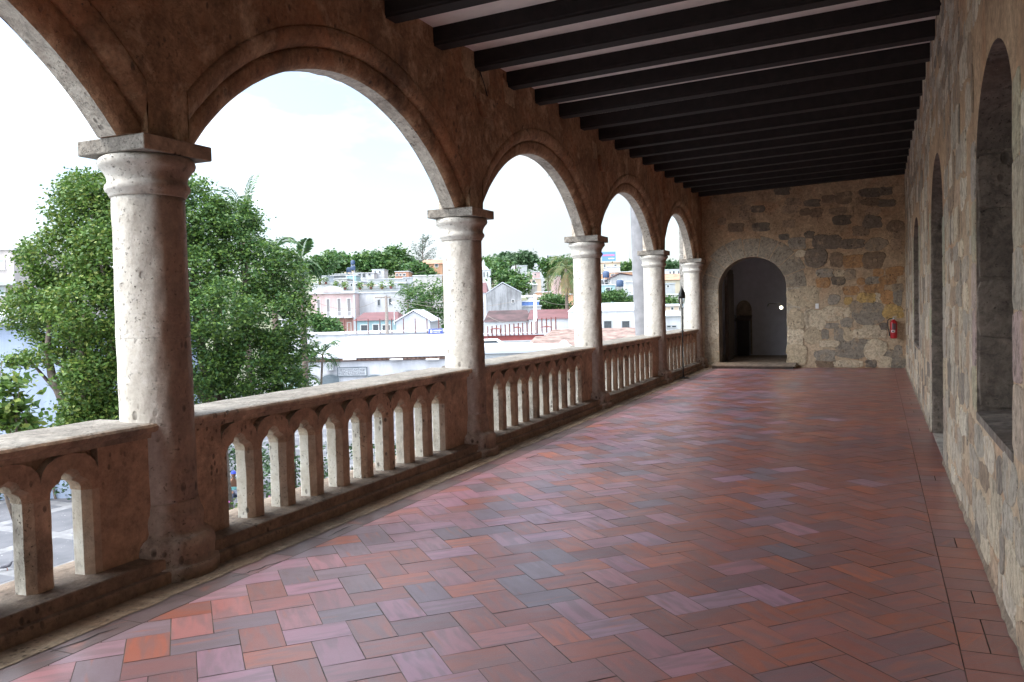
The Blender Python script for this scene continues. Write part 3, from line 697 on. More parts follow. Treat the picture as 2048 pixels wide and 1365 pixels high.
# dressed voussoirs and jamb blocks
vm = MB()
def vous(a0, a1, r0, r1, c):
    pts = []
    rx0, rz0 = dh, DZT - DZS
    for a in np.linspace(a0, a1, 4): pts.append((dm - (rx0 + r0) * math.cos(a), DZS + (rz0 + r0) * math.sin(a)))
    for a in np.linspace(a1, a0, 4): pts.append((dm - (rx0 + r1) * math.cos(a), DZS + (rz0 + r1) * math.sin(a)))
    add_stone(vm, pts[::-1], lambda p, q, d: (p, YE - d, q), 0, .005, c)
for q in range(9):
    a0 = PI * q / 9 + .008; a1 = PI * (q + 1) / 9 - .008
    g = random.uniform(.85, 1.1); r1 = random.uniform(.42, .56)
    if q < 2: r1 = min(r1, .40)
    vous(a0, a1, .006, r1, (.30 * g, .25 * g, .19 * g))
z = .05
while z < DZS - .05:
    h = random.uniform(.3, .42)
    h = min(h, DZS - z)
    for x0, x1 in ((DX1 + .006, DX1 + random.uniform(.3, .42)), (XF + .03, DX0 - .006)):
        g = random.uniform(.9, 1.15)
        add_stone(vm, stone_poly((x0 + x1) / 2, z + h / 2, x1 - x0, h * .985, .03, 32), lambda p, q, d: (p, YE - d, q), 0, .005, (.42 * g, .37 * g, .29 * g))
    z += h
st.build('stonework', MT['stones'], wf); vm.build('doorway_surround', MT['stones'], wf)

# ---- dim room beyond the doorway
rm = thing('wall', 'grey plastered room wall seen dimly through the arched doorway', 'wall', (-2.5, 23.5, 0)); RM = (2.5, -23.5, 0)
m_ = MB(); m_.face([(-4.2, 24.3, -.1), (-.2, 24.3, -.1), (-.2, 24.3, 4), (-4.2, 24.3, 4)]); m_.face([(-.2, YW, -.1), (-.2, YW, 4), (-.2, 24.3, 4), (-.2, 24.3, -.1)])
m_.face([(-4.2, YW, -.1), (-4.2, 24.3, -.1), (-4.2, 24.3, 4), (-4.2, YW, 4)]); m_.face([(-4.2, YW, 3.9), (-4.2, 24.3, 3.9), (-.2, 24.3, 3.9), (-.2, YW, 3.9)])
m_.face([(-4.2, YW + .001, -.1), (DX0, YW + .001, -.1), (DX0, YW + .001, 4), (-4.2, YW + .001, 4)]); m_.face([(DX1, YW + .001, -.1), (-.2, YW + .001, -.1), (-.2, YW + .001, 4), (DX1, YW + .001, 4)])
m_.face([(DX0, YW + .001, DZT), (DX1, YW + .001, DZT), (DX1, YW + .001, 4), (DX0, YW + .001, 4)])
rw_ = m_.build('plaster', MT['roomgrey'], rm, loc=RM)
m_ = MB(); m_.box(-4.2, -.2, YE + .002, 24.3, .0, DZ0); m_.build('room_floor', MT['plank'], rm, loc=RM)
m_ = MB(); ap = [(-3.65 + .21 - .21 * math.cos(PI * q / 12), 1.35 + .28 * math.sin(PI * q / 12)) for q in range(13)]
m_.prism([(-3.65, .12), (-3.23, .12)] + [ap[12 - q] for q in range(13)], lambda a, b, d: (a, d, b), 24.24, 24.299); m_.build('niche_frame', MT['plank'], rm, loc=RM)
t = thing('wooden_door', 'dark wooden door leaf folded back inside the arched doorway', 'door', (DX0 + .05, YW + .05, .12))
MB().box(0, .07, 0, .95, 0, 2.3).build('door_leaf', MT['darkwood'], t)
m_ = MB()
for q in range(4): m_.box(.07, .09, .05 + q * .23, .24 + q * .23, .1, 2.2)
m_.build('door_panel', MT['darkwood'], t); m_ = MB(); m_.tube([(.09, .85, 1.0), (.13, .85, 1.0), (.13, .85, 1.12), (.09, .85, 1.12)], .01); m_.build('handle', MT['black'], t)
t = thing('lectern', 'small dark lectern standing inside the room beyond the doorway', 'lectern', (-3.37, 23.7, .12))
MB().box(-.16, .16, -.14, .14, 0, .95).build('cabinet', MT['black'], t, bevel=.01)
m_ = MB(); m_.prism([(-.2, .95), (.2, 1.06), (.2, 1.09), (-.2, .98)], lambda a, b, d: (d, a, b), -.2, .2); m_.build('sloping_top', MT['darkwood'], t)
t = thing('wall_lamp', 'small glowing wall lamp at the right edge of the doorway opening', 'lamp', (-2.24, 22.3, 1.42))
MB().ball((0, 0, 0), .042, 16, 10).build('bulb', MT['glass_lit'], t, True)
m_ = MB(); m_.tube([(.0, 0, .05), (-.02, .0, .1), (-.3, .0, .11)], .012); m_.tube([(-.3, 0, .11), (-.34, .0, .04)], .02); m_.build('bracket', MT['black'], t)
pl_ = bpy.data.lights.new('lamp_light', 'POINT'); pl_.energy = 1.2; pl_.color = (1, .85, .6); pl_.shadow_soft_size = .06
po = bpy.data.objects.new('lamp_light', pl_); COL.objects.link(po); po.location = (-2.24, 22.15, 1.42); pl_.specular_factor = 0
t = thing('threshold_board', 'worn timber step board laid in front of the arched doorway', 'step', (-2.72, 20.70, 0))
m_ = MB()
for q in range(3): m_.box(-.98 + random.uniform(-.02, .02), .95 + random.uniform(-.02, .02), -.24 + q * .155, -.09 + q * .155, .055 + q * .012, .09 + q * .014)
m_.build('plank', MT['plank'], t, bevel=.006)
m_ = MB(); m_.box(-.95, .9, -.23, .2, 0.0, .055); m_.build('bearer', MT['darkwood'], t)
t = thing('light_switch', 'small white switch plate on the end wall right of the doorway', 'switch', (-1.30, YE - .012, 1.446))
MB().box(-.038, .038, -.008, .012, -.06, .06).build('plate', MT['white'], t, bevel=.004); MB().box(-.012, .012, -.014, -.008, -.025, .025).build('rocker', MT['white'], t)

# ---- fire extinguisher
t = thing('fire_extinguisher', 'red fire extinguisher hung on the end wall near the corner', 'fire extinguisher', (.33, YE - .14, .68))
MB().lathe([(.055, 0), (.072, .01), (.075, .03), (.075, .33), (.07, .37), (.05, .40), (.028, .415), (.026, .43)], seg=28).build('cylinder', MT['red'], t, True)
m_ = MB(); m_.lathe([(.022, .425), (.022, .465), (.015, .47)], seg=16); m_.box(-.02, .06, -.012, .012, .455, .468); m_.prism([(-.02, .475), (.07, .50), (.07, .51), (-.02, .488)], lambda a, b, d: (a, d, b), -.012, .012); m_.build('valve', MT['steel'], t)
m_ = MB(); m_.tube([(-.02, 0, .455), (-.08, -.01, .45), (-.125, -.02, .40), (-.13, -.03, .32), (-.115, -.04, .22), (-.09, -.04, .13)], .011, 8); m_.lathe([(.016, .06), (.011, .14)], -.088, -.04, 10); m_.build('hose', MT['black'], t)
def curved(mb_, z0, z1, a0, a1, r=.0762, n=8):
    for q in range(n):
        a, b = a0 + (a1 - a0) * q / n, a0 + (a1 - a0) * (q + 1) / n
        mb_.face([(r * math.sin(a), -r * math.cos(a), z0), (r * math.sin(b), -r * math.cos(b), z0), (r * math.sin(b), -r * math.cos(b), z1), (r * math.sin(a), -r * math.cos(a), z1)])
m_ = MB(); curved(m_, .14, .19, -.75, .35); m_.build('white_sticker', MT['white'], t); m_ = MB(); curved(m_, .20, .34, -.5, .7, .0760); m_.build('dark_sticker', plain('dark_label', (.12, .06, .07), .5), t)
m_ = MB(); curved(m_, .152, .178, -.55, .15, .0768); m_.build('print', MT['black'], t)
m_ = MB(); m_.box(-.02, .02, .07, .139, .36, .40); m_.build('bracket', MT['black'], t)

# ---- candle lantern on a pole by the far balustrade
t = thing('lantern_stand', 'slim black candle lantern on a tall floor pole before the far balustrade', 'lantern', (-3.80, 17.80, 0))
m_ = MB(); m_.tube([(0, 0, 0), (0, 0, 1.5)], .014, 10); m_.lathe([(.11, 0), (.11, .015), (.03, .03), (.02, .05)], seg=20); m_.build('pole', MT['black'], t)
m_ = MB(); m_.lathe([(.022, .98), (.03, 1.0), (.022, 1.02)], seg=12); m_.tube([(0, 0, 1.0), (-.05, 0, .99), (-.06, 0, 1.01)], .006, 6); m_.build('collar', MT['black'], t)
m_ = MB(); m_.lathe([(.012, 1.48), (.035, 1.53), (.055, 1.60), (.066, 1.70), (.068, 1.82)], seg=24, capt=False); m_.build('glass_shade', MT['glass'], t, True)
m_ = MB(); m_.lathe([(.071, 1.70), (.073, 1.75), (.062, 1.82), (.04, 1.87), (.012, 1.92), (.006, 1.95)], seg=24); m_.build('cap', MT['black'], t, True)
m_ = MB(); m_.lathe([(.016, 1.54), (.016, 1.70)], seg=12); m_.build('candle', MT['black'], t)
m_ = MB()
for q in range(4):
    a = PI / 2 * q + .4; m_.tube([(.014 * math.cos(a), .014 * math.sin(a), 1.48), (.058 * math.cos(a), .058 * math.sin(a), 1.6), (.071 * math.cos(a), .071 * math.sin(a), 1.72)], .004, 5)
m_.build('cage', MT['black'], t)

# ---- outer stone pier beyond the last column, and rear closing wall
t = thing('stone_pier', 'tall pitted stone block pier of the palace wing outside the last arch', 'wall', (-4.23, 21.71, -5.5))
m_ = MB(); z = 0; r_ = random.Random(3)
while z < 13:
    h = r_.uniform(.38, .55); m_.box(-.35 - r_.uniform(0, .008), 0, -.445 - r_.uniform(0, .008), 3.2, z + .006, z + h - .006); z += h
m_.box(-.34, -.01, -.435, 3.19, 0, 13); m_.build('masonry', MT['pier'], t)
t = thing('stone_wall', 'stone wall closing the gallery behind the camera', 'wall', (-1.7, YB, 0)); m_ = MB(); m_.box(-2.6, 3.2, -.5, 0, -.3, 4.9); m_.build('masonry', MT['mortar'], t)
t = thing('palace_wall', 'lower palace storey carrying the gallery above the plaza', 'wall', (-4.2, 8, -5.5)); m_ = MB(); m_.box(-.25, 5.8, -13.2, 13.3, 0, 5.15); m_.build('masonry', MT['soffit'], t)

# ================================================================ outside world (city frame: a = right, b = forward)
YAW = math.atan2(0.39892357, 0.91611051)
RH = Vector((math.cos(YAW), math.sin(YAW), 0)); FH = Vector((-math.sin(YAW), math.cos(YAW), 0))
ZG = -5.5
def AZ(px, py, b):
    d = CAM_F + CAM_R * ((px - 1024) / FPX) - CAM_U * ((py - 682.5) / FPX)
    t = b / d.dot(FH); return d.dot(RH) * t, 1.6 + d.z * t
def W(a, b, z): 
    p = RH * a + FH * b; return Vector((p.x, p.y, z))
def sstep(t): t = max(0, min(1, t)); return t * t * (3 - 2 * t)
def hill(a, b):
    h = ZG + 25 * sstep((b - 125) / 290) * (1 - .25 * sstep((a + 40) / 160))
    if b > 450: h -= 12 * sstep((b - 450) / 500)
    return h

# ---- ground, plaza
def ground():
    o = thing('ground', None, None); tag(o, kind='structure')
    aa = np.concatenate([np.linspace(-3000, -420, 12), np.linspace(-400, 300, 71), np.linspace(330, 2500, 10)])
    bb = np.concatenate([np.linspace(-200, 110, 12), np.linspace(120, 470, 36), np.linspace(500, 5000, 16)])
    m_ = MB(); na = len(aa)
    for b in bb:
        for a in aa: m_.v.append(tuple(W(a, b, hill(a, b) + (1.2 * noise.noise(Vector((a * .03, b * .03, 0))) if b > 150 else 0))))
    for j in range(len(bb) - 1):
        for i in range(na - 1): m_.f.append((j * na + i, j * na + i + 1, (j + 1) * na + i + 1, (j + 1) * na + i)); m_.c.append(None)
    m_.build('terrain', plain('dry_earth_and_scrub', (.13, .14, .085), .95, var=.5, scale=.05), o, True)
    p = thing('plaza', None, None); tag(p, kind='structure')
    m, n, b = nodes('plaza_pavers')
    base = mix(n, (.085, .088, .10), (.13, .13, .145), ramp(n, [(.35, 0), (.65, 1)], tex(n, .9, 6, .6)))
    base = mix(n, base, (.5, .5, .5), mixf(n, ramp(n, [(.70, 0), (.74, 1)], tex(n, 9, 3, .5)), .7))
    n.links.new(base, b.inputs['Base Color']); b.inputs['Roughness'].default_value = .8; bump(n, b, tex(n, 30, 4), .2, .01)
    m_ = MB()
    st_ = MB(); PY = 2.2; GX = .55
    for i in range(-16, 2):
        for j in range(-8, 26):
            x0, y0 = -5 + i * 3.3, j * 3.3 - 4
            m_.box(x0 + GX / 2, x0 + 3.3 - GX / 2, y0 + GX / 2, y0 + 3.3 - GX / 2, ZG - .05, ZG + .008)
    st_.face([(-48, -26, ZG + .002), (0, -26, ZG + .002), (0, 66, ZG + .002), (-48, 66, ZG + .002)])
    m_.build('dark_pavers', m, p); st_.build('pale_strips', plain('pale_paving_strip', (.19, .19, .20), .9, var=.2, scale=3), p)
ground()

# ---- buildings of the town
M_ = {}
def wallmat(key, c, var=.12, streak=.22):
    if key in M_: return M_[key]
    m, n, b = nodes('facade_' + key)
    base = mix(n, tuple(x * (1 - var) for x in c), tuple(min(.9, x * (1 + var)) for x in c), ramp(n, [(.3, 0), (.7, 1)], tex(n, .35, 7, .65)))
    if streak:
        base = mix(n, base, tuple(x * .35 for x in c), mixf(n, ramp(n, [(.45, 0), (.62, 1)], tex(n, 1.3, 7, .7, stretch=(1, 1, .22))), streak))
    n.links.new(base, b.inputs['Base Color']); b.inputs['Roughness'].default_value = .9
    bump(n, b, tex(n, 3, 6), .2, .03); M_[key] = m; return m
WM = {'white': (.50, .51, .545), 'pink': (.56, .41, .41), 'salmon': (.36, .19, .17), 'aqua': (.30, .44, .47), 'cream': (.45, .40, .31), 'orange': (.46, .26, .16), 'grey': (.33, .33, .33), 'tan': (.52, .42, .34),
      'blue': (.13, .22, .48), 'ltgrey': (.38, .40, .42), 'paleblue': (.30, .36, .48), 'beige': (.50, .45, .44), 'yellow': (.70, .48, .16), 'darkgrey': (.14, .14, .15), 'brick': (.42, .22, .15)}
for k_, c_ in WM.items(): wallmat(k_, c_)
wallmat('stained', (.30, .31, .33), .15, .75); wallmat('block', (.42, .41, .40), .12, .35)
RMAT = {'red': plain('red_metal_roof', (.12, .045, .048), .7, var=.18, scale=.8), 'darkred': plain('weathered_dark_red_roof', (.06, .03, .032), .8, var=.5, scale=.7), 'tile': plain('mossy_clay_tiles', (.20, .135, .115), .9, var=.5, scale=1.6, bmp=.5),
        'white': plain('white_flat_roof', (.54, .56, .60), .9, var=.04, scale=.3), 'grey': plain('grey_sheet_roof', (.40, .43, .47), .6, var=.1, scale=.4), 'orange': plain('orange_clay_roof', (.34, .17, .11), .85, var=.25, scale=1)}
WIN = plain('dark_window_glass', (.05, .06, .07), .25, var=.2, bmp=0)
FRM = plain('painted_window_frame', (.6, .6, .6), .7, var=.05, bmp=0)
def bld(name, label, cat, px0, px1, ytop, b, depth, wall, roof=None, wins=(), group=None, zb=None, wall_part='wall', door=(), frame=True, roofmat='white', ridge=None, over=.3, rot=0, pane=None):
    """front face between pixel columns px0..px1 at forward distance b, top at pixel row ytop; wins are pixel rects (x0,x1,y0,y1)"""
    a0, z1 = AZ(px0, ytop, b); a1, _ = AZ(px1, ytop, b); _, z1 = AZ((px0 + px1) / 2, ytop, b)
    ac = (a0 + a1) / 2; zb_ = hill(ac, b) - .6 if zb is None else zb
    o = thing(name, label, cat, W(ac, b, zb_), YAW + rot, group)
    hw = (a1 - a0) / 2; H = z1 - zb_
    wl = MB(); wm_ = M_[wall]
    if roof == 'gable_front':          # gable end faces the camera; ridge = (px, py)
        ra, rz = AZ(ridge[0], ridge[1], b); ra -= ac; rz -= zb_
        wl.prism([(-hw, 0), (hw, 0), (hw, H), (ra, rz), (-hw, H)], lambda p, q, d: (p, d, q), 0, depth)
        wl.build(wall_part, wm_, o)
        r = MB()
        for (xa, za, xb, zb2) in ((-hw - over, H - over * .4, ra, rz + .12), (ra, rz + .12, hw + over, H - over * .4)):
            r.prism([(xa, za), (xb, zb2), (xb, zb2 + .14), (xa, za + .14)], lambda p, q, d: (p, d, q), -over, depth + over)
        r.build('roof', RMAT[roofmat], o)
    else:
        wl.box(-hw, hw, 0, depth, 0, H); wl.build(wall_part, wm_, o)
        r = MB()
        if roof == 'slope':            # roof plane rising away from the camera to pixel row ridge
            _, rz = AZ((px0 + px1) / 2, ridge, b + depth * .5); rz -= zb_
            hx = hw * .12
            r.v = [(-hw - over, -over, H - .02), (hw + over, -over, H - .02), (hw + over, depth + over, H - .02), (-hw - over, depth + over, H - .02), (-hw + hx, depth * .5, rz), (hw - hx, depth * .5, rz)]
            r.f = [(0, 1, 5, 4), (1, 2, 5), (2, 3, 4, 5), (3, 0, 4), (0, 3, 2, 1)]; r.c = [None] * 5
            for q in range(int(hw * 2 / .6)):
                x = -hw + q * .6 + .3; 
            r.build('roof', RMAT[roofmat], o)
        elif roof == 'parapet':
            r.box(-hw + .2, hw - .2, .2, depth - .2, H, H + .01); r.build('roof', RMAT[roofmat], o)
            p = MB()
            for q in ((-hw - .06, hw + .06, -.06, .18), (-hw - .06, hw + .06, depth - .18, depth + .06), (-hw - .06, -hw + .18, .181, depth - .181), (hw - .18, hw + .06, .181, depth - .181)): p.box(*q, H + .002, H + .45)
            p.build('parapet', wm_, o)
        else:
            r.box(-hw - .12, hw + .12, -.12, depth + .12, H + .002, H + .16); r.build('roof', RMAT[roofmat], o)
    for i_, ws in enumerate((wins, door)):
        for (x0, x1, y0, y1) in ws:
            wa0, wz1 = AZ(x0, y0, b); wa1, wz0 = AZ(x1, y1, b)
            wa0 -= ac; wa1 -= ac; wz0 -= zb_; wz1 -= zb_
            f = MB(); t_ = min(.1, (wa1 - wa0) * .18)
            f.box(wa0 - t_, wa0, -.06, .02, wz0, wz1); f.box(wa1, wa1 + t_, -.06, .02, wz0, wz1)
            f.box(wa0 - t_, wa1 + t_, -.07, .02, wz1 + .001, wz1 + t_); f.box(wa0 - t_ * 1.3, wa1 + t_ * 1.3, -.1, .02, wz0 - t_, wz0 - .001)
            fo = f.build('door' if i_ else 'window', FRM if wall != 'white' else M_['ltgrey'], o)
            g = MB(); g.box(wa0, wa1, -.015, .01, wz0, wz1); g.build('leaf' if i_ else 'pane', pane or WIN, fo)
            nn = int((wz1 - wz0) / .55)
            if nn > 1 and wa1 - wa0 > .5:
                lv = MB()
                for q in range(1, nn): lv.box(wa0, wa1, -.03, -.015, wz0 + q * (wz1 - wz0) / nn - .02, wz0 + q * (wz1 - wz0) / nn + .02)
                lv.box((wa0 + wa1) / 2 - .02, (wa0 + wa1) / 2 + .02, -.031, -.016, wz0, wz1)
                lv.build('glazing_bar', M_['grey'], fo)
    return o, ac, zb_
def child_box(o, name, mat, ac, zb_, px0, px1, y0, y1, b, d0, d1, bevel=0):
    a0, z1 = AZ(px0, y0, b); a1, z0 = AZ(px1, y1, b)
    m_ = MB(); m_.box(a0 - ac, a1 - ac, d0, d1, z0 - zb_, z1 - zb_); return m_.build(name, mat, o, bevel=bevel)

# long white building across the plaza
b0 = 60.0
a0, ze = AZ(540, 712, b0); a1, _ = AZ(905, 709, b0); _, ze = AZ(750, 712, b0); _, zr2 = AZ(750, 672, 90)
wbz = ZG; ac = (a0 + a1) / 2
wb = thing('building', 'long low white building with arched openings and a brick cornice across the plaza', 'building', W(ac, b0, wbz), YAW)
hw = (a1 - a0) / 2; H = ze - wbz; H2 = zr2 - wbz
m_ = MB(); m_.box(-hw, hw, 0, 30, 0, H - .35); m_.build('wall', M_['white'], wb)
m_ = MB(); m_.v = [(-hw, -.25, H), (hw, -.25, H), (hw, 30, H2), (-hw, 30, H2), (-hw, -.25, H - .12), (hw, -.25, H - .12), (hw, 30, H - .3), (-hw, 30, H - .3)]
m_.f = [(0, 1, 2, 3), (0, 4, 5, 1), (1, 5, 6, 2), (3, 2, 6, 7), (0, 3, 7, 4), (4, 7, 6, 5)]; m_.c = [None] * 6; m_.build('roof', RMAT['white'], wb)
m_ = MB(); m_.box(-hw, hw, -.12, .2, H - .349, H - .121); 
for q in range(int(2 * hw / .3)): m_.box(-hw + q * .3, -hw + q * .3 + .16, -.2, -.119, H - .3, H - .17)
m_.build('brick_cornice', plain('old_brick_cornice', (.16, .10, .08), .9, var=.4, scale=3), wb)
for px in (701, 794, 866):
    child_box(wb, 'tube_light', MT['white'], ac, wbz, px - 13, px + 13, 717.5, 719.5, b0, -.42, -.22)
def arch_open(px0, px1, ytop, curtain):
    A0, zt = AZ(px0, ytop, b0); A1, _ = AZ(px1, ytop, b0); A0 -= ac; A1 -= ac; zt -= wbz; c_ = (A0 + A1) / 2; h_ = (A1 - A0) / 2
    pts = [(A0, 0.05), (A1, 0.05)] + [(c_ + h_ * math.cos(PI * q / 12), zt - h_ * .5 + h_ * .5 * math.sin(PI * q / 12)) for q in range(13)]
    f = MB(); f.prism([(c_ + (p - c_) * 1.16, q * 1.03) for p, q in pts], lambda p, q, d: (p, d, q), -.05, .01); fo = f.build('door', M_['ltgrey'], wb)
    g = MB(); g.prism(pts, lambda p, q, d: (p, d, q), -.07, -.051); g.build('leaf', plain('greyed_door', (.12, .15, .17), .6), fo)
    if curtain:
        c2 = MB()
        for sg in (-1, 1):
            q_ = [(c_ + sg * h_ * .95, zt - h_ * .5), (c_ + sg * h_ * .1, zt - .12), (c_ + sg * h_ * .35, zt - 1.1), (c_ + sg * h_ * .75, zt - 1.7), (c_ + sg * h_ * .95, zt - 2.2)]
            c2.prism(q_, lambda p, q, d: (p, d, q), -.14, -.08)
        c2.build('curtain', plain('pale_teal_curtain', (.40, .52, .52), .8, bmp=0), fo)
arch_open(573, 596, 754, True); arch_open(644, 678, 750, False); arch_open(734, 764, 750, False); arch_open(806, 836, 742, False)
o_ = child_box(wb, 'awning_lantern', M_['ltgrey'], ac, wbz, 654, 670, 725, 740, b0, -.6, -.1)
# carved sign plate
t_a0, t_z1 = AZ(675, 735, b0); t_a1, t_z0 = AZ(735, 752, b0)
sg = thing('sign', 'long grey carved lettering plate fixed on the white building between the arches', 'sign', W((t_a0 + t_a1) / 2, b0 - .12, (t_z0 + t_z1) / 2), YAW)
sw, sh = (t_a1 - t_a0) / 2, (t_z1 - t_z0) / 2
m_ = MB(); m_.box(-sw, sw, 0, .1, -sh, sh); m_.build('plate', plain('grey_sign_board', (.42, .44, .47), .8), sg)
m_ = MB()
for e in ((-sw, sw, -sh, -sh + .05), (-sw, sw, sh - .05, sh), (-sw, -sw + .05, -sh, sh), (sw - .05, sw, -sh, sh)): m_.box(e[0], e[1], -.03, 0, e[2], e[3])
CARV = plain('dark_carving', (.10, .11, .13), .8)
m_.build('rim', plain('dark_slate_rim', (.10, .13, .15), .7), sg)
r_ = random.Random(5)
for row in range(2):
    x = -sw + .12
    while x < sw - .15:
        w_ = r_.uniform(.06, .13); zz0 = -sh * .66 + row * sh * .72; hh_ = sh * .5
        m_ = MB(); kk_ = r_.randrange(4); tt_ = .025
        gl = [[(0, 0), (0, 1), (1, 1), (1, 0)], [(1, 0), (0, 0), (0, 1), (1, 1)], [(0, 0), (0, 1), (1, .6), (0, .5)], [(0, 0), (.5, 1), (1, 0)]][kk_]
        m_.tube([(x + w_ * p_, -.01, zz0 + hh_ * q_) for p_, q_ in gl], .014, 4); m_.build('carved_letter', CARV, sg)
        x += w_ + .05

# roof-edge walls with rods behind
def rods(name, label, px, yb0, yb1, b, n, h, mat, lean=0):
    grp = thing(name, label, 'rebar', W(*AZ(px[0], yb0, b)[:1], b, AZ(px[0], yb0, b)[1]), YAW)
    a_0, z_0 = AZ(px[0], yb0, b)
    for q in range(n):
        t_ = q / (n - 1); x = px[0] + (px[1] - px[0]) * t_; a_, z_ = AZ(x, yb0 + (yb1 - yb0) * t_, b)
        m_ = MB(); m_.tube([(a_ - a_0, 0, z_ - z_0), (a_ - a_0 + lean, 0, z_ - z_0 + h)], .055, 6); m_.build('rod', mat, grp)
RUST = plain('rusty_rod', (.13, .04, .035), .8, var=.3)
o, ac_, zb_ = bld('building', 'white flat roofed block with a row of rusty rods behind the long white building', 'building', 600, 902, 668, 92, 8, 'white', zb=ZG)
rods('rod_row', 'row of thin rusty rods standing on the white roof in front of the aqua house', (690, 878), 668, 666, 91.7, 9, 1.6, RUST)
a_, z_ = AZ(870, 663, 91); sg = thing('sign', 'small blue banner with white lettering on the white roof edge', 'sign', W(a_, 91, z_), YAW)
m_ = MB(); m_.box(-.72, .85, 0, .05, -.28, .28); m_.build('panel', plain('blue_banner', (.07, .10, .34), .6, bmp=0), sg)
m_ = MB(); m_.box(-.5, -.3, -.02, 0, -.16, .16); m_.build('emblem', MT['white'], sg)
for q in range(6): m_ = MB(); m_.box(-.15 + q * .15, -.05 + q * .15, -.02, 0, .02, .14); m_.build('letter', MT['white'], sg)
for q in range(5): m_ = MB(); m_.box(-.15 + q * .15, -.06 + q * .15, -.02, 0, -.14, -.06); m_.build('letter', MT['white'], sg)

# pink town house
o, ac_, zb_ = bld('building', 'pink two storey town house with tall shuttered windows, balcony and curved cornice', 'building', 622, 708, 588, 120, 12, 'pink', None,
    [(634.5, 640.5, 600, 626), (653, 660, 599, 633), (675, 682, 598, 632), (694.5, 702, 598, 632), (655, 663, 648, 664), (674, 684, 646, 668), (695, 702, 646, 666)], zb=ZG, pane=plain('shutter_grey', (.20, .19, .2), .8))
lw = child_box(o, 'lower_storey', M_['salmon'], ac_, zb_, 652, 707, 637, 668, 120, -.03, 0)
m_ = MB(); A, Z = AZ(665, 588, 120); A -= ac_; Z -= zb_
hwp = 3.1
m_.prism([(-hwp - .2, Z), (-hwp - .2, Z + .35)] + [(A + 1.55 * math.cos(PI - PI * q / 12), Z + .35 + .75 * math.sin(PI * q / 12)) for q in range(13)] + [(hwp + .1, Z + .35), (hwp + .1, Z)], lambda p, q, d: (p, d, q), -.3, .3)
m_.build('cornice', M_['white'], o)
m_ = MB(); m_.prism([(A + 1.25 * math.cos(PI - PI * q / 12), Z + .22 + .62 * math.sin(PI * q / 12)) for q in range(13)], lambda p, q, d: (p, d, q), -.36, -.301); m_.build('pediment', M_['pink'], o)
child_box(o, 'corner_pilaster', M_['white'], ac_, zb_, 706, 712, 590, 668, 120, -.1, .3)
for x0, x1 in ((651, 688), (690, 706)):
    bal = child_box(o, 'balcony', M_['white'], ac_, zb_, x0, x1, 633.5, 636, 120, -.9, 0)
    m_ = MB(); a0_, z0_ = AZ(x0, 634, 120); a1_, z1_ = AZ(x1, 624, 120)
    n_ = int((a1_ - a0_) / .16)
    for q in range(n_ + 1): m_.box(a0_ - ac_ + q * .16, a0_ - ac_ + q * .16 + .025, -.88, -.855, z0_ - zb_, z1_ - zb_)
    m_.box(a0_ - ac_, a1_ - ac_, -.9, -.85, z1_ - zb_, z1_ - zb_ + .05); m_.build('railing', FRM, bal)
bld('building', 'tall plain white side building joined to the pink town house', 'building', 712, 812, 586, 124, 14, 'white', None, [(755.5, 760, 600, 611), (778, 783, 598, 610)], zb=ZG)
bld('house', 'aqua house with a red sheet roof and dark arched doorways', 'house', 711, 792, 641, 104, 9, 'aqua', 'slope', [(722, 735, 651, 663), (765, 780, 651, 663)], zb=ZG, ridge=625, roofmat='red', door=[(746, 757, 650, 664)])
bld('house', 'white gabled house end right of the aqua house', 'house', 792, 860, 643, 103, 12, 'white', 'gable_front', (), zb=ZG, ridge=(827, 624))
# hill houses, left group
bld('house', 'white cottage with small dark windows below the green hill trees', 'house', 706, 748, 547, 210, 10, 'white', None, [(717, 722, 548, 552), (725, 731, 547, 555), (737, 741, 547, 551)])
bld('house', 'low long white roof house left of the cottage on the slope', 'house', 640, 706, 561, 200, 10, 'ltgrey', None, [(660, 692, 552, 556)])
bld('house', 'small white house with dark veranda at the left foot of the hill', 'house', 662, 694, 549, 215, 8, 'white', None, [(661, 692, 551, 556)])
bld('house', 'pale aqua walled yard house on the slope', 'house', 694, 712, 552, 195, 6, 'aqua', None)
bld('house', 'long pale corrugated shed under the hill trees', 'house', 736, 806, 559, 185, 9, 'ltgrey', None)
bld('building', 'brick apartment block with three small windows on the slope', 'building', 790, 817, 544, 200, 9, 'brick', None, [(792, 796, 548, 552), (799, 803, 548, 552), (806, 811, 548, 552), (806, 811, 559, 564)])
bld('building', 'concrete apartment building on the hilltop behind the round trees', 'building', 686, 706, 513, 300, 12, 'tan', None, [(688, 694, 515, 521)])
bld('building', 'pale hilltop block with roof frames at the left of the skyline', 'building', 648, 690, 511, 320, 12, 'ltgrey', None, [(655, 662, 514, 518)])
bld('wall', 'long grey block retaining wall on the slope below the orange house', 'wall', 826, 884, 552, 170, .6, 'block')
bld('house', 'orange and yellow house with red roof on the hill beside the second column', 'house', 842, 884, 528, 215, 10, 'orange', 'slope', [(848, 853, 530, 536), (870, 876, 528, 534)], ridge=520, roofmat='orange')
bld('house', 'flat white house under the feathery tree', 'house', 812, 838, 522, 260, 9, 'tan', None, [(818, 823, 516, 522)])
bld('house', 'white terrace block with planters behind the pink town house', 'house', 624, 668, 568, 150, 9, 'white', None)
bld('wall', 'low roof terrace wall with potted plants behind the pink town house', 'wall', 668, 800, 578, 140, 5, 'ltgrey', 'parapet')
bld('building', 'plain white block at the right of the roof terrace', 'building', 784, 812, 567, 160, 9, 'white', None)
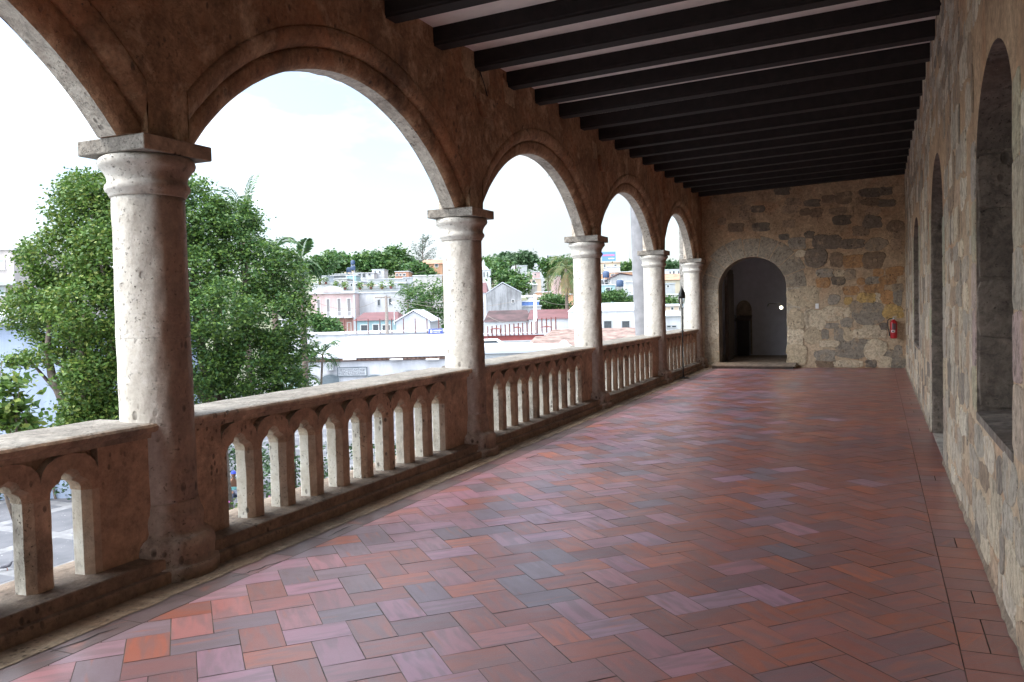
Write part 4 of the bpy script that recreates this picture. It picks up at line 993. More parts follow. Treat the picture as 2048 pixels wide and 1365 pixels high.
# between second and third columns
o, ac_, zb_ = bld('church_tower', 'small white church belfry with arched openings', 'belfry', 962, 981, 541, 190, 5, 'white', None, [(967, 969, 545, 554), (974, 976, 545, 554)])
m_ = MB(); A, Z = AZ(967, 541, 190); A -= ac_; Z -= zb_; m_.prism([(A - 1.2, Z), (A + 1.3, Z), (A + .9, Z + .7), (A + .35, Z + 1.1), (A + .25, Z + 2.0), (A, Z + 2.5), (A - .25, Z + 2.0), (A - .9, Z + .9)], lambda p, q, d: (p, d, q), .3, 1.2); m_.build('bell_gable', M_['white'], o)
bld('building', 'grey rain stained gable wall building with a red roof edge', 'building', 973, 1043, 587, 112, 16, 'stained', 'gable_front', [(1024, 1028, 600, 606)], zb=ZG, ridge=(1005, 568), roofmat='grey', over=.05)
bld('house', 'white walled house with a red roof beside the stained gable wall', 'house', 930, 972.5, 586, 113, 16, 'white', 'slope', (), zb=ZG, ridge=566, roofmat='red', over=.1)
bld('building', 'bright blue and white kiosk building behind the white lamp post', 'building', 1043, 1082, 613.5, 118, 8, 'white', None, zb=ZG)
o, ac_, zb_ = bld('building', 'blue upper wall panel building with a round crest', 'building', 1043.5, 1078, 604, 122, 8, 'blue', None, zb=ZG)
m_ = MB(); A, Z = AZ(1063, 604, 122); m_.prism([(A - ac_ + .55 * math.cos(PI * q / 10), Z - zb_ + .5 * math.sin(PI * q / 10) + .1) for q in range(11)], lambda p, q, d: (p, d, q), -.1, .1); m_.build('crest', M_['white'], o)
bld('house', 'low house with a dark weathered red hipped roof behind the rods', 'house', 970, 1062, 643, 98, 10, 'white', 'slope', zb=ZG, ridge=621, roofmat='darkred', over=.2)
bld('house', 'long white walled house with a bright red roof right of the dark roof', 'house', 1058, 1150, 638, 97, 10, 'white', 'slope', zb=ZG, ridge=619, roofmat='red', over=.15)
bld('house', 'orange walled house behind the bare tree', 'house', 1072, 1100, 585, 175, 8, 'orange', None, [(1076, 1081, 592, 597)])
bld('house', 'salmon orange wall seen through the palm fronds', 'house', 1098, 1146, 590, 165, 8, 'orange', None)
bld('house', 'grey stepped hillside house above the orange wall', 'house', 1058, 1082, 558, 215, 8, 'tan', None, [(1065, 1070, 561, 565)])
bld('house', 'small pink hillside house among the bare branches', 'house', 1066, 1080, 545, 240, 8, 'pink', None, [(1069, 1072, 548, 551)])
bld('house', 'white hilltop house with a small dark window', 'house', 1022, 1034, 508, 320, 8, 'white', None, [(1023, 1026, 509, 513)])
bld('building', 'long white flat roofed hilltop building', 'building', 1062, 1108, 519, 330, 10, 'white', None)
bld('building', 'little white roof room with a dark window on the hilltop building', 'building', 1093, 1104, 511, 329, 6, 'white', None, [(1094, 1097, 512, 517)])
# red terrace with grey slatted wall
o, ac_, zb_ = bld('terrace', 'red rendered roof terrace wall above a grey louvred wall', 'wall', 960, 1088, 671, 74, 3, 'brick', zb=ZG, roofmat='white')
for ch in kids(o):
    if ch.name.startswith('wall'): ch.data.materials[0] = plain('red_render', (.24, .06, .055), .85, var=.12, scale=2)
lo = child_box(o, 'louvred_wall', M_['ltgrey'], ac_, zb_, 960, 1088, 683, 712, 74, -.5, -.02)
m_ = MB(); A0, Z1 = AZ(960, 684, 73.5); A1, Z0 = AZ(1088, 710, 73.5)
q = Z0
while q < Z1: m_.box(A0 - ac_, A1 - ac_, -.56, -.501, q - zb_, q - zb_ + .06); q += .13
m_.build('slats', M_['grey'], lo)
for px in (1008, 1032, 1056): child_box(o, 'post', M_['ltgrey'], ac_, zb_, px, px + 2, 682, 712, 74, -.62, -.56)
rods('rod_row', 'row of rusty rods and small timber shades rising from the red terrace', (976, 1072), 678, 668, 73.8, 12, 1.1, RUST)
rods('rod_row', 'short row of dark rods at the right end of the red terrace', (1075, 1112), 667, 664, 73.8, 5, 1.3, RUST)
def shade(px0, px1, y, label, b=75):
    A, Z = AZ((px0 + px1) / 2, y, b); A0, _ = AZ(px0, y, b); h_ = A - A0
    t = thing('shade', label, 'pergola', W(A, b, Z), YAW)
    m_ = MB(); m_.v = [(-h_, -.5, 0), (h_, -.5, 0), (h_, .5, 0), (-h_, .5, 0), (-h_ * .2, 0, .14), (h_ * .2, 0, .14)]; m_.f = [(0, 1, 5, 4), (1, 2, 5), (2, 3, 4, 5), (3, 0, 4), (0, 3, 2, 1)]; m_.c = [None] * 5
    m_.build('shade_roof', RUST, t)
    for sx in (-1, 1):
        m_ = MB(); m_.box(sx * h_ * .7 - .04, sx * h_ * .7 + .04, -.04, .04, -1.6, 0); m_.build('post', RUST, t)
shade(979, 1004, 659, 'small dark hipped timber shade at the left end of the red terrace'); shade(1025, 1044, 656.5, 'small timber shade in the middle of the red terrace'); shade(1080, 1106, 655, 'timber shade frame at the right end of the red terrace')
# lower roofs
bld('building', 'low pale blue grey flat roof just beyond the balustrade', 'building', 940, 1150, 706, 50, 11, 'ltgrey', None, zb=ZG, roofmat='grey')
o, ac_, zb_ = bld('house', 'house with a mottled clay tiled hip roof and a satellite dish', 'house', 1070, 1158, 699, 56, 9, 'white', 'slope', zb=ZG, ridge=672, roofmat='tile', over=.3)
bld('house', 'second mottled clay tiled roof stepping up behind the first', 'house', 1100, 1300, 681, 66, 9, 'white', 'slope', zb=ZG, ridge=657, roofmat='tile', over=.3)
A, Z = AZ(1128, 690, 53)
t = thing('satellite_dish', 'round white satellite dish in front of the tiled roof', 'satellite dish', W(A, 53, Z), YAW + .15)
m_ = MB(); n_ = 24
for rr, yy in ((0, .06), (.12, .05), (.22, .025), (.30, 0)):
    for q in range(n_): m_.v.append((rr * math.cos(2 * PI * q / n_), yy, rr * math.sin(2 * PI * q / n_)))
for j in range(3):
    for q in range(n_): m_.f.append((j * n_ + q, j * n_ + (q + 1) % n_, (j + 1) * n_ + (q + 1) % n_, (j + 1) * n_ + q)); m_.c.append(None)
d_ = m_.build('dish', MT['white'], t, True); sm = d_.modifiers.new('solid', 'SOLIDIFY'); sm.thickness = .015
m_ = MB(); m_.tube([(0, 0, -.28), (0, -.3, -.05)], .01); m_.ball((0, -.3, -.03), .03); m_.build('feed_horn', MT['black'], t)
m_ = MB(); m_.tube([(0, .07, 0), (0, .12, -.2), (0, .12, -.8)], .025); m_.build('mast', MT['steel'], t)
# parked pale van on the lower level
A, Z = AZ(985, 700, 68)
t = thing('parked_van', 'pale grey van parked beside the louvred wall', 'van', W(A, 68, Z - .9), YAW)
prv = [(-2.0, .25), (-2.0, 1.25), (-1.3, 1.75), (.4, 1.78), (1.1, 1.3), (1.55, 1.1), (1.6, .3)]
MB().prism(prv, lambda p, q, d: (p, d, q), -.8, .8).build('body', MT['white'], t, bevel=.08)
MB().prism([(-1.3, 1.3), (-1.15, 1.65), (.3, 1.67), (.85, 1.3)], lambda p, q, d: (p, d, q), -.82, -.801).build('side_window', WIN, t)
for x in (-1.3, .95):
    m_ = MB(); m_.v = []; m_.prism([(x + .32 * math.cos(2 * PI * q / 16), .3 + .32 * math.sin(2 * PI * q / 16)) for q in range(16)], lambda p, q, d: (p, d, q), -.86, -.6); m_.build('wheel', MT['black'], t)
m_ = MB(); m_.box(1.5, 1.62, -.7, -.4, .7, .9); m_.build('headlight', MT['steel'], t)
# between third and fourth columns
bld('building', 'white building with two square dark windows beyond the tiled roof', 'building', 1150, 1300, 622, 86, 10, 'white', 'slope', [(1208, 1223, 643, 658), (1244, 1259, 643, 658)], zb=ZG, ridge=606, roofmat='white', over=.1)
bld('house', 'dark grey block house with a sheet roof on the slope', 'house', 1204, 1252, 560, 150, 8, 'darkgrey', None, [(1210, 1216, 566, 572)])
bld('garage', 'open carport with a low dark gabled roof on the slope', 'carport', 1222, 1290, 556, 146, 7, 'grey', 'gable_front', [(1236, 1245, 560, 567)], ridge=(1240, 549), roofmat='darkred')
bld('house', 'bright white house front beside the royal palm trunk', 'house', 1252, 1290, 565, 140, 8, 'white', None, [(1258, 1268, 591, 600), (1271, 1276, 591, 600)])
bld('house', 'aqua roofed low house left of the white house front', 'house', 1200, 1230, 571, 142, 6, 'aqua', None, [(1212, 1220, 576, 584)])
bld('house', 'orange terracotta walled house on the upper slope', 'house', 1210, 1276, 545, 190, 8, 'orange', None, [(1222, 1230, 549, 553)])
bld('building', 'cream apartment house with a red roof under the blue billboard', 'building', 1196, 1240, 527, 215, 10, 'cream', None, [(1208, 1211, 529, 536), (1228, 1232, 531, 536)], roofmat='orange')
bld('building', 'white balconied house right of the cream apartment house', 'building', 1216, 1240, 534, 205, 9, 'white', None, [(1229, 1233, 530, 534)])
A, Z = AZ(1217, 513, 225)
t = thing('billboard', 'blue billboard on the skyline with red and white lettering', 'billboard', W(A, 225, Z), YAW)
m_ = MB(); m_.box(-1.75, 1.9, 0, .25, -1.25, 1.2); m_.build('panel', plain('blue_billboard', (.10, .24, .62), .6, bmp=0), t)
def text(s_, size, loc, mat, par, ext=.01):
    c = bpy.data.curves.new('lettering', 'FONT'); c.body = s_; c.size = size; c.extrude = ext; c.align_x = 'CENTER'; c.align_y = 'CENTER'
    o_ = bpy.data.objects.new('lettering', c); COL.objects.link(o_)
    dg = bpy.context.evaluated_depsgraph_get(); me = bpy.data.meshes.new_from_object(o_.evaluated_get(dg)); bpy.data.objects.remove(o_)
    o_ = bpy.data.objects.new('lettering', me); COL.objects.link(o_); me.materials.clear(); me.materials.append(mat); o_.parent = par; o_.location = loc; o_.rotation_euler = (PI / 2, 0, 0); return o_
rl = plain('pinkish_red_lettering', (.55, .16, .22), .6, bmp=0)
for q in range(9): m_ = MB(); m_.box(-1.45 + q * .35, -1.2 + q * .35, -.03, 0, .05, .5); m_.build('red_letter', rl, t)
for q in range(6): m_ = MB(); m_.box(.0 + q * .26, .2 + q * .26, -.03, 0, -.75, -.5); m_.build('white_letter', MT['white'], t)
for x in (-1.2, 1.3):
    m_ = MB(); m_.box(x - .08, x + .08, .05, .2, -4.5, -1.25); m_.build('post', MT['steel'], t)
# between fourth and fifth columns
bld('house', 'white house with small dark windows high on the far slope', 'house', 1330, 1370, 540, 220, 8, 'white', None, [(1339, 1341.5, 544, 548), (1346, 1349, 543, 548), (1356, 1358, 543, 551)])
bld('house', 'house with an orange tiled roof left of the stone pier', 'house', 1328, 1372, 560, 160, 8, 'cream', 'slope', [(1340, 1346, 575, 580)], ridge=548, roofmat='orange')
bld('house', 'low white building with dark slots beyond the far balustrade', 'house', 1325, 1375, 632, 88, 8, 'white', 'slope', [(1334, 1341, 652, 655), (1344, 1352, 652, 655)], zb=ZG, ridge=622, roofmat='grey')
bld('house', 'grey shack with plants in front left of the stone pier', 'house', 1330, 1372, 590, 125, 6, 'block', None, [(1354, 1358, 600, 606)])
# left of the picture
o, ac_, zb_ = bld('building', 'pale pinkish grey modern building at the left edge with square windows', 'building', -120, 26, 502, 62, 14, 'beige', None, [(-30, 8, 522, 538), (-30, 10, 574, 590)], zb=ZG, pane=plain('sky_lit_glass', (.45, .52, .58), .15, bmp=0))
child_box(o, 'ledge', M_['ltgrey'], ac_, zb_, -120, 44, 568, 571, 62, -.8, 0)
o, ac_, zb_ = bld('building', 'large shaded blue grey wall building behind the laurel tree', 'building', -260, 128, 648, 33, 14, 'paleblue', None, zb=ZG)
child_box(o, 'eave', M_['ltgrey'], ac_, zb_, -260, 128, 641, 646, 33, -.3, .3)
m_ = MB(); A, Z = AZ(10, 640, 36); m_.ball((A - ac_, 5, Z - zb_), 1.6, 24, 10, (1, 1, .42)); m_.build('domed_vault', M_['ltgrey'], o, True)
bld('house', 'far grey gabled house on the skyline left of the laurel tree', 'house', 38, 60, 521, 240, 7, 'ltgrey', 'gable_front', [(43, 47, 523, 527), (50, 54, 523, 527)], ridge=(49, 516), roofmat='grey')
bld('building', 'white building glimpsed through the right edge of the laurel tree', 'building', 560, 626, 640, 100, 6, 'white', None, zb=ZG)

# poles, masts, wires
def pole(name, label, cat, px, y0, y1, b, r, mat, arm=None, lamp=False):
    A, Z1 = AZ(px, y0, b); _, Z0 = AZ(px, y1, b)
    t = thing(name, label, cat, W(A, b, Z0), YAW)
    m_ = MB(); m_.tube([(0, 0, 0), (0, 0, Z1 - Z0)], [r * 1.3, r * .8], 8); m_.build('pole', mat, t)
    if arm: m_ = MB(); m_.box(-arm, arm * .4, -.06, .06, Z1 - Z0 - .25, Z1 - Z0 - .1); m_.build('crossarm', mat, t)
    if lamp:
        m_ = MB(); m_.tube([(0, 0, Z1 - Z0), (0, -.4, Z1 - Z0 + .25), (0, -1.0, Z1 - Z0 + .3)], .05, 6); m_.build('arm', mat, t); m_ = MB(); m_.ball((0, -1.2, Z1 - Z0 + .27), .25, 10, 6, (.8, 1.4, .4)); m_.build('lamp_head', MT['white'], t)
    return t
WOODP = plain('weathered_pole', (.22, .19, .17), .9, var=.2)
pole('utility_pole', 'weathered wooden utility pole with a crossarm before the aqua house', 'utility pole', 772, 592, 668, 90, .16, WOODP, 1.2)
pole('street_lamp', 'thin street lamp standing right of the utility pole', 'street lamp', 788, 611, 650, 98, .06, MT['steel'], lamp=True)
pole('street_lamp', 'tall white lamp post before the blue kiosk building', 'street lamp', 1070, 589, 668, 80, .16, MT['white'], 1.3)
pole('antenna_mast', 'tall thin radio mast behind the billboard slope', 'mast', 1257, 478, 540, 330, .18, MT['steel'])
pole('antenna_mast', 'thin mast on the far skyline near the stone pier', 'mast', 1347, 497, 540, 330, .12, MT['steel'])
pole('antenna_mast', 'thin mast above the concrete apartment building', 'mast', 680, 478, 515, 310, .12, MT['steel'])
pole('antenna_mast', 'thin mast left of the hilltop apartment blocks', 'mast', 625, 497, 530, 310, .09, MT['steel'])
pole('street_lamp', 'thin street lamp on the slope left of the hill trees', 'street lamp', 656, 529, 552, 205, .1, MT['steel'], lamp=True)
pole('antenna_mast', 'thin white mast on the roof terrace above the pink house', 'mast', 707, 551, 583, 138, .07, MT['white'])
pole('antenna_mast', 'thin mast rising beside the feathery tree', 'mast', 875, 476, 525, 300, .08, MT['steel'])
def wire(label, p, q, b0_, b1_, sag, r=.02):
    a0_, z0_ = AZ(*p, b0_); a1_, z1_ = AZ(*q, b1_); A0, A1 = W(a0_, b0_, z0_), W(a1_, b1_, z1_)
    m_ = MB(); m_.tube([A0.lerp(A1, t_ / 12) - Vector((0, 0, sag * 4 * (t_ / 12) * (1 - t_ / 12))) for t_ in range(13)], r, 4)
    tag(m_.build('cable', WOODP), label, 'cable')
wire('upper utility cable running right from the wooden pole', (772, 591), (930, 598), 90, 95, .6); wire('lower utility cable running right from the wooden pole', (772, 593), (930, 622), 90, 95, .8)
wire('utility cable running left from the wooden pole across the pink house', (600, 585), (771, 592), 90, 90, 1.6); wire('thin service cable drooping over the white roof', (670, 705), (880, 675), 62, 85, .5)

# ---- vegetation
def leaves(centres, size, cols, parent, name='crown', flat=.5, mat=None, aspect=.55):
    n = len(centres); c = np.asarray(centres, dtype=np.float64)
    d = RNG.normal(size=(n, 3)); d[:, 2] *= flat; d /= np.linalg.norm(d, axis=1)[:, None]
    e = RNG.normal(size=(n, 3)); e -= d * (e * d).sum(1)[:, None]; e /= np.linalg.norm(e, axis=1)[:, None]
    s = size * RNG.uniform(.6, 1.35, n)[:, None]
    V = np.empty((n, 4, 3)); V[:, 0] = c - d * s; V[:, 1] = c + e * s * aspect - d * s * .1; V[:, 2] = c + d * s; V[:, 3] = c - e * s * aspect - d * s * .1
    me = bpy.data.meshes.new(name); me.vertices.add(n * 4); me.vertices.foreach_set('co', V.ravel().astype(np.float32))
    me.loops.add(n * 4); me.loops.foreach_set('vertex_index', np.arange(n * 4, dtype=np.int32)); me.polygons.add(n)
    me.polygons.foreach_set('loop_start', np.arange(0, n * 4, 4, dtype=np.int32)); me.update(calc_edges=True)
    cols = np.asarray(cols); k = RNG.integers(0, len(cols), n); cc = cols[k] * RNG.uniform(1.0, 1.42, n)[:, None]
    arr = np.ones((n, 4), dtype=np.float32); arr[:, :3] = cc
    a = me.attributes.new('tint', 'FLOAT_COLOR', 'FACE'); a.data.foreach_set('color', arr.ravel())
    me.materials.append(mat or MT['leaf']); o = bpy.data.objects.new(name, me); COL.objects.link(o); o.parent = parent; return o
G1 = [(.075, .14, .025), (.10, .165, .03), (.055, .11, .022), (.15, .19, .04), (.04, .085, .02), (.07, .13, .028)]
G2 = [(.042, .10, .028), (.06, .12, .032), (.03, .07, .022), (.08, .14, .036)]
G3 = [(.04, .08, .035), (.05, .10, .04), (.035, .07, .03)]
def lobe_points(lobes, n, tuft=.22, shell=.55, per=14):
    vol = np.array([l[3] * l[4] for l in lobes]); vol = vol / vol.sum(); out = []
    for l, f_ in zip(lobes, vol):
        m = max(3, int(n * f_ / per)); d = RNG.normal(size=(m, 3)); d /= np.linalg.norm(d, axis=1)[:, None]
        r = RNG.uniform(shell, 1.0, m) ** .7
        c = np.stack([l[0] + d[:, 0] * r * l[3], l[1] + d[:, 1] * r * l[3], l[2] + d[:, 2] * r * l[4]], 1)
        nb = np.array([noise.noise(Vector(tuple(p * (1.1 / max(tuft * 3, .3))))) for p in c]); c = c[nb > -.10]
        p = np.repeat(c, per, 0) + RNG.normal(size=(len(c) * per, 3)) * tuft * np.array([1, 1, .55]); out.append(p)
    return np.concatenate(out)
def limb(m_, p0, p1, r0, r1, bend=.15, n=6):
    p0, p1 = Vector(p0), Vector(p1); L_ = (p1 - p0).length; off = Vector((random.uniform(-1, 1), random.uniform(-1, 1), random.uniform(-.3, .3))) * L_ * bend
    m_.tube([p0.lerp(p1, t / n) + off * math.sin(PI * t / n) for t in range(n + 1)], [r0 + (r1 - r0) * t / n for t in range(n + 1)], 8)
def tree(name, label, b, px, ybase, lobes_px, n, lsize, cols, tuft, tr=.3, group=None, cat='tree', zb=None, shell=.55, per=14, flat=.5):
    """lobes_px: (px, py, db, radius_px, height_px)"""
    a0_, zz_ = AZ(px, ybase, b); zb_ = (hill(a0_, b) if zb is None else zb)
    t = thing(name, label, cat, W(a0_, b, zb_), YAW, group)
    k = b / FPX; lob = []
    for (x, y, db, r, h) in lobes_px:
        a_, z_ = AZ(x, y, b + db); lob.append((a_ - a0_, db, z_ - zb_, r * (b + db) / FPX, h * (b + db) / FPX))
    m_ = MB(); top = sorted(l[2] for l in lob)[len(lob) // 2] * .6; top = max(top, .8)
    m_.tube([(0, 0, -.3), (.03, 0, top * .5), (0, .05, top)], [tr * 1.5, tr, tr * .85], 10)
    for l in lob:
      if abs(l[0]) < 1.5 or b > 60: limb(m_, (0, .05, top), (l[0] * .8, l[1], l[2]), tr * (.55 if abs(l[0]) < 1 else .28), tr * .08)
    m_.build('trunk', MT['bark'], t, True)
    leaves(lobe_points(lob, n, tuft, shell, per), lsize, cols, t, flat=flat)
    return t
# laurel trees in the plaza
random.seed(21)
tree('laurel_tree', 'broad laurel tree with yellowish green leaves left of the nearest column', 23, 190, 900,
     [(190, 430, 0, 85, 80), (120, 520, 0, 75, 62), (215, 520, -1, 70, 80), (95, 600, -.5, 66, 50), (180, 620, -1.5, 85, 70), (60, 625, .5, 50, 38), (120, 655, 0, 60, 45), (85, 712, -1, 45, 22), (215, 700, -1, 60, 60), (190, 790, -.5, 50, 55), (205, 850, 0, 60, 60), (168, 815, -1.2, 42, 48), (172, 745, -1.8, 45, 40), (205, 835, -1.2, 48, 50), (150, 852, -1.2, 34, 28), (225, 400, 1, 50, 55), (165, 380, .5, 42, 34), (160, 848, .5, 34, 26), (38, 722, -1, 24, 14)], 110000, .054, G1, .15, .35, 'laurel trees in the plaza', zb=ZG, shell=.5, per=22)
tree('laurel_tree', 'broad dark green laurel tree right of the nearest column', 25, 430, 900,
     [(385, 440, 0, 70, 85), (440, 470, 0, 75, 72), (380, 560, -1, 75, 70), (500, 540, 0, 78, 70), (560, 560, .3, 55, 66), (440, 620, -2.2, 75, 62), (540, 640, -.6, 70, 62), (590, 620, 0, 32, 42), (400, 720, -1.5, 75, 75), (500, 720, -.8, 75, 70), (555, 740, 0, 40, 50), (420, 800, -.5, 80, 50), (520, 800, 0, 60, 40), (585, 690, .3, 36, 40), (575, 760, .3, 40, 40), (330, 620, 0, 70, 90), (310, 480, 0, 60, 90), (350, 400, .3, 40, 45), (470, 440, .5, 50, 40)], 120000, .053, G2 + G1[:2], .15, .38, 'laurel trees in the plaza', zb=ZG, shell=.5, per=22)
tree('young_tree', 'young tree with large leaves at the lower left corner beyond the balustrade', 14, 20, 860,
     [(12, 770, 0, 18, 20), (45, 764, 0, 24, 6), (28, 812, 0, 24, 20), (0, 835, 0, 30, 30), (48, 852, .2, 26, 18), (2, 722, 0, 10, 14)], 1500, .07, G1, .16, .06, zb=ZG, per=8, shell=.2)
# hill trees
hs = [(640, 540, 205, [(640, 535, 0, 30, 20), (655, 520, 0, 22, 14)], 'dark round tree at the left foot of the hill'),
      (672, 525, 235, [(675, 530, 0, 24, 20), (665, 515, 0, 16, 10), (684, 520, 0, 14, 14)], 'dense dark tree before the pale hilltop block'),
      (730, 525, 225, [(728, 520, 0, 20, 16), (740, 530, 0, 28, 20), (718, 535, 0, 12, 12)], 'wide green tree above the white cottage'),
      (765, 520, 230, [(760, 520, 0, 24, 22), (775, 530, -2, 28, 24), (752, 540, 0, 20, 16)], 'mid green spreading tree in the middle of the hill'),
      (795, 515, 235, [(790, 508, 0, 20, 16), (800, 520, 0, 22, 20), (808, 535, 0, 20, 18)], 'taller tree right of the hill group'),
      (835, 545, 210, [(830, 540, 0, 16, 12), (850, 548, 0, 14, 8)], 'low bushy tree under the feathery tree'),
      (852, 600, 118, [(840, 590, 0, 34, 26), (865, 605, 0, 34, 40), (825, 610, 0, 24, 28), (870, 575, 0, 26, 18), (850, 630, 0, 40, 26)], 'large mixed green tree clump left of the second column'),
      (985, 540, 200, [(985, 545, 3, 26, 16), (1000, 530, 8, 22, 12), (970, 525, 10, 20, 8)], 'olive green tree right of the white belfry'),
      (1013, 560, 190, [(1010, 560, 0, 26, 20), (1030, 550, 0, 22, 14), (1040, 570, -2, 20, 18), (1020, 580, -4, 30, 14)], 'big olive and green tree behind the stained gable'),
      (1012, 522, 290, [(1012, 520, 0, 13, 10), (1003, 528, 0, 12, 6)], 'round dark tree on the skyline'),
      (1050, 520, 280, [(1050, 516, 0, 12, 9), (1058, 524, 0, 12, 8)], 'dark tree on the skyline right of the white hilltop house'),
      (1095, 535, 230, [(1095, 532, 0, 14, 10), (1108, 540, 0, 14, 12), (1120, 528, 0, 12, 10)], 'green tree below the long hilltop building'),
      (1110, 600, 125, [(1098, 604, 0, 18, 12), (1112, 602, 0, 14, 10), (1090, 614, 0, 10, 8), (1128, 612, 0, 10, 6)], 'low dark hedge tree before the coconut palm'),
      (1225, 590, 130, [(1215, 596, 0, 16, 9), (1235, 592, 0, 20, 9), (1250, 602, 0, 12, 6), (1205, 600, 0, 10, 8)], 'bright green shrub mass behind the white roof'),
      (1262, 535, 230, [(1256, 538, 0, 12, 8), (1270, 536, 0, 10, 9), (1248, 532, 0, 8, 5)], 'small dark tree clump at the base of the radio mast'),
      (1345, 535, 260, [(1340, 533, 0, 12, 6), (1350, 534, 0, 10, 5)], 'small skyline tree between the last two columns'),
      (1345, 605, 120, [(1340, 606, 0, 9, 7), (1352, 618, 0, 12, 8)], 'small shrub by the grey shack'),
      (40, 545, 200, [(36, 545, 0, 16, 22), (52, 552, 0, 14, 16)], 'dark tree mass beside the pinkish modern building'),
      (650, 655, 100, [(640, 655, 0, 16, 10), (655, 650, 0, 14, 14), (668, 662, 0, 14, 10), (630, 640, 0, 10, 12)], 'bushy tree before the pink town house'),
      (1155, 530, 250, [(1150, 530, 0, 14, 10), (1140, 545, 0, 12, 10)], 'dark tree half hidden by the third column'),
      (1185, 560, 210, [(1180, 560, 0, 20, 14)], 'tree behind the third column on the slope')]
for (px, yb, b, lb, lab) in hs:
    tree('hill_tree' if b > 150 else 'garden_tree', lab, b, px, yb, lb, 3800 if b > 150 else 6500, b * .0022 if b > 150 else .19, G2 if b < 240 else G3, b * .0042, .25, 'trees of the town and hillside', per=7, shell=.3)
# low shrubs filling the far hillside
m_pts = []
for q in range(1700):
    a_, b_ = random.uniform(-330, 150), random.uniform(160, 620)
    m_pts += [(*W(a_, b_, hill(a_, b_) + random.uniform(0, 3.4) + random.gauss(0, .4)),)] * 1
base_ = np.repeat(np.array(m_pts), 16, 0) + RNG.normal(size=(len(m_pts) * 16, 3)) * np.array([2.6, 2.6, 1.5])
sc_ = leaves(base_, .85, G3 + G2[:1], None, 'hillside_scrub'); tag(sc_, 'far hillside bushes', 'bushes', kind='stuff'); 
# feathery casuarina
a0_, z0_ = AZ(846, 525, 260); t = thing('casuarina_tree', 'feathery grey green casuarina on the skyline left of the second column', 'tree', W(a0_, 260, hill(a0_, 260)), YAW)
m_ = MB(); zt = AZ(846, 474, 260)[1] - hill(a0_, 260); m_.tube([(0, 0, 0), (0, 0, zt)], [.4, .06], 6); pts = []
for q in range(46):
    z = zt * random.uniform(.42, 1); l_ = 4.2 * (1.15 - abs(z / zt - .62) * 1.6) * random.uniform(.6, 1); an = random.uniform(0, 2 * PI)
    tip = (l_ * math.cos(an), l_ * math.sin(an), z + l_ * .45); limb(m_, (0, 0, z * .93), tip, .07, .02)
    for k in range(26):
        f_ = random.uniform(.3, 1.05); pts.append((tip[0] * f_ + random.gauss(0, .28), tip[1] * f_ + random.gauss(0, .28), z * .93 + (tip[2] - z * .93) * f_ + random.gauss(0, .25)))
m_.build('trunk', MT['bark'], t); leaves(pts, .34, [(.07, .10, .08), (.09, .12, .09)], t, aspect=.3)
# bare pale tree
a0_, z0_ = AZ(1090, 600, 150); t = thing('bare_tree', 'bare pale grey branching tree left of the coconut palm', 'tree', W(a0_, 150, hill(a0_, 150)), YAW)
m_ = MB()
def grow(p, d, l_, r, lev):
    q = p + d * l_; m_.tube([p, p.lerp(q, .5) + Vector((random.gauss(0, .06), random.gauss(0, .06), 0)) * l_, q], [r, r * .85, r * .68], 5)
    if lev == 0: return
    for k in range(3 if lev > 1 else 4):
        e = (d + Vector((random.gauss(0, .62), random.gauss(0, .5), random.gauss(.12, .32)))).normalized(); grow(q, e, l_ * random.uniform(.6, .82), r * .62, lev - 1)
random.seed(5); grow(Vector((0, 0, -.2)), Vector((-.12, 0, 1)).normalized(), 2.9, .30, 5)
m_.build('branches', plain('pale_bark', (.42, .39, .38), .9, var=.15), t)
# palms
def frond(pts_out, m_, base, az, el, L_, droop, nl=26, ll=.55, wdt=.035, cols=None, mbq=None, vshape=.5):
    p = Vector(base); d = Vector((math.cos(az) * math.cos(el), math.sin(az) * math.cos(el), math.sin(el))); side = Vector((-math.sin(az), math.cos(az), 0)); sp = [p.copy()]
    for k in range(nl):
        d = (d + Vector((0, 0, -droop / nl * (1 + k / nl)))).normalized(); p = p + d * (L_ / nl); sp.append(p.copy())
        if k < 3: continue
        f_ = math.sin(PI * min(1, (k + 2) / nl) * .92) * .8 + .2; le = ll * f_
        for sg in (-1, 1):
            up = d.cross(side * sg) * (1 if sg > 0 else 1); tip = p + (side * sg * .75 + d * .65 + Vector((0, 0, -vshape * .6 + random.gauss(0, .1)))).normalized() * le
            wv = d * wdt; c = random.choice(cols); c = tuple(v * random.uniform(.8, 1.2) for v in c)
            mid = p.lerp(tip, .45) + Vector((0, 0, .04 * le)); mbq.face([p - wv * .5, mid - wv, tip, mid + wv], c)
    m_.tube(sp, [.03 * L_ / 2.5 * (1 - .8 * k / nl) for k in range(nl + 1)], 5)
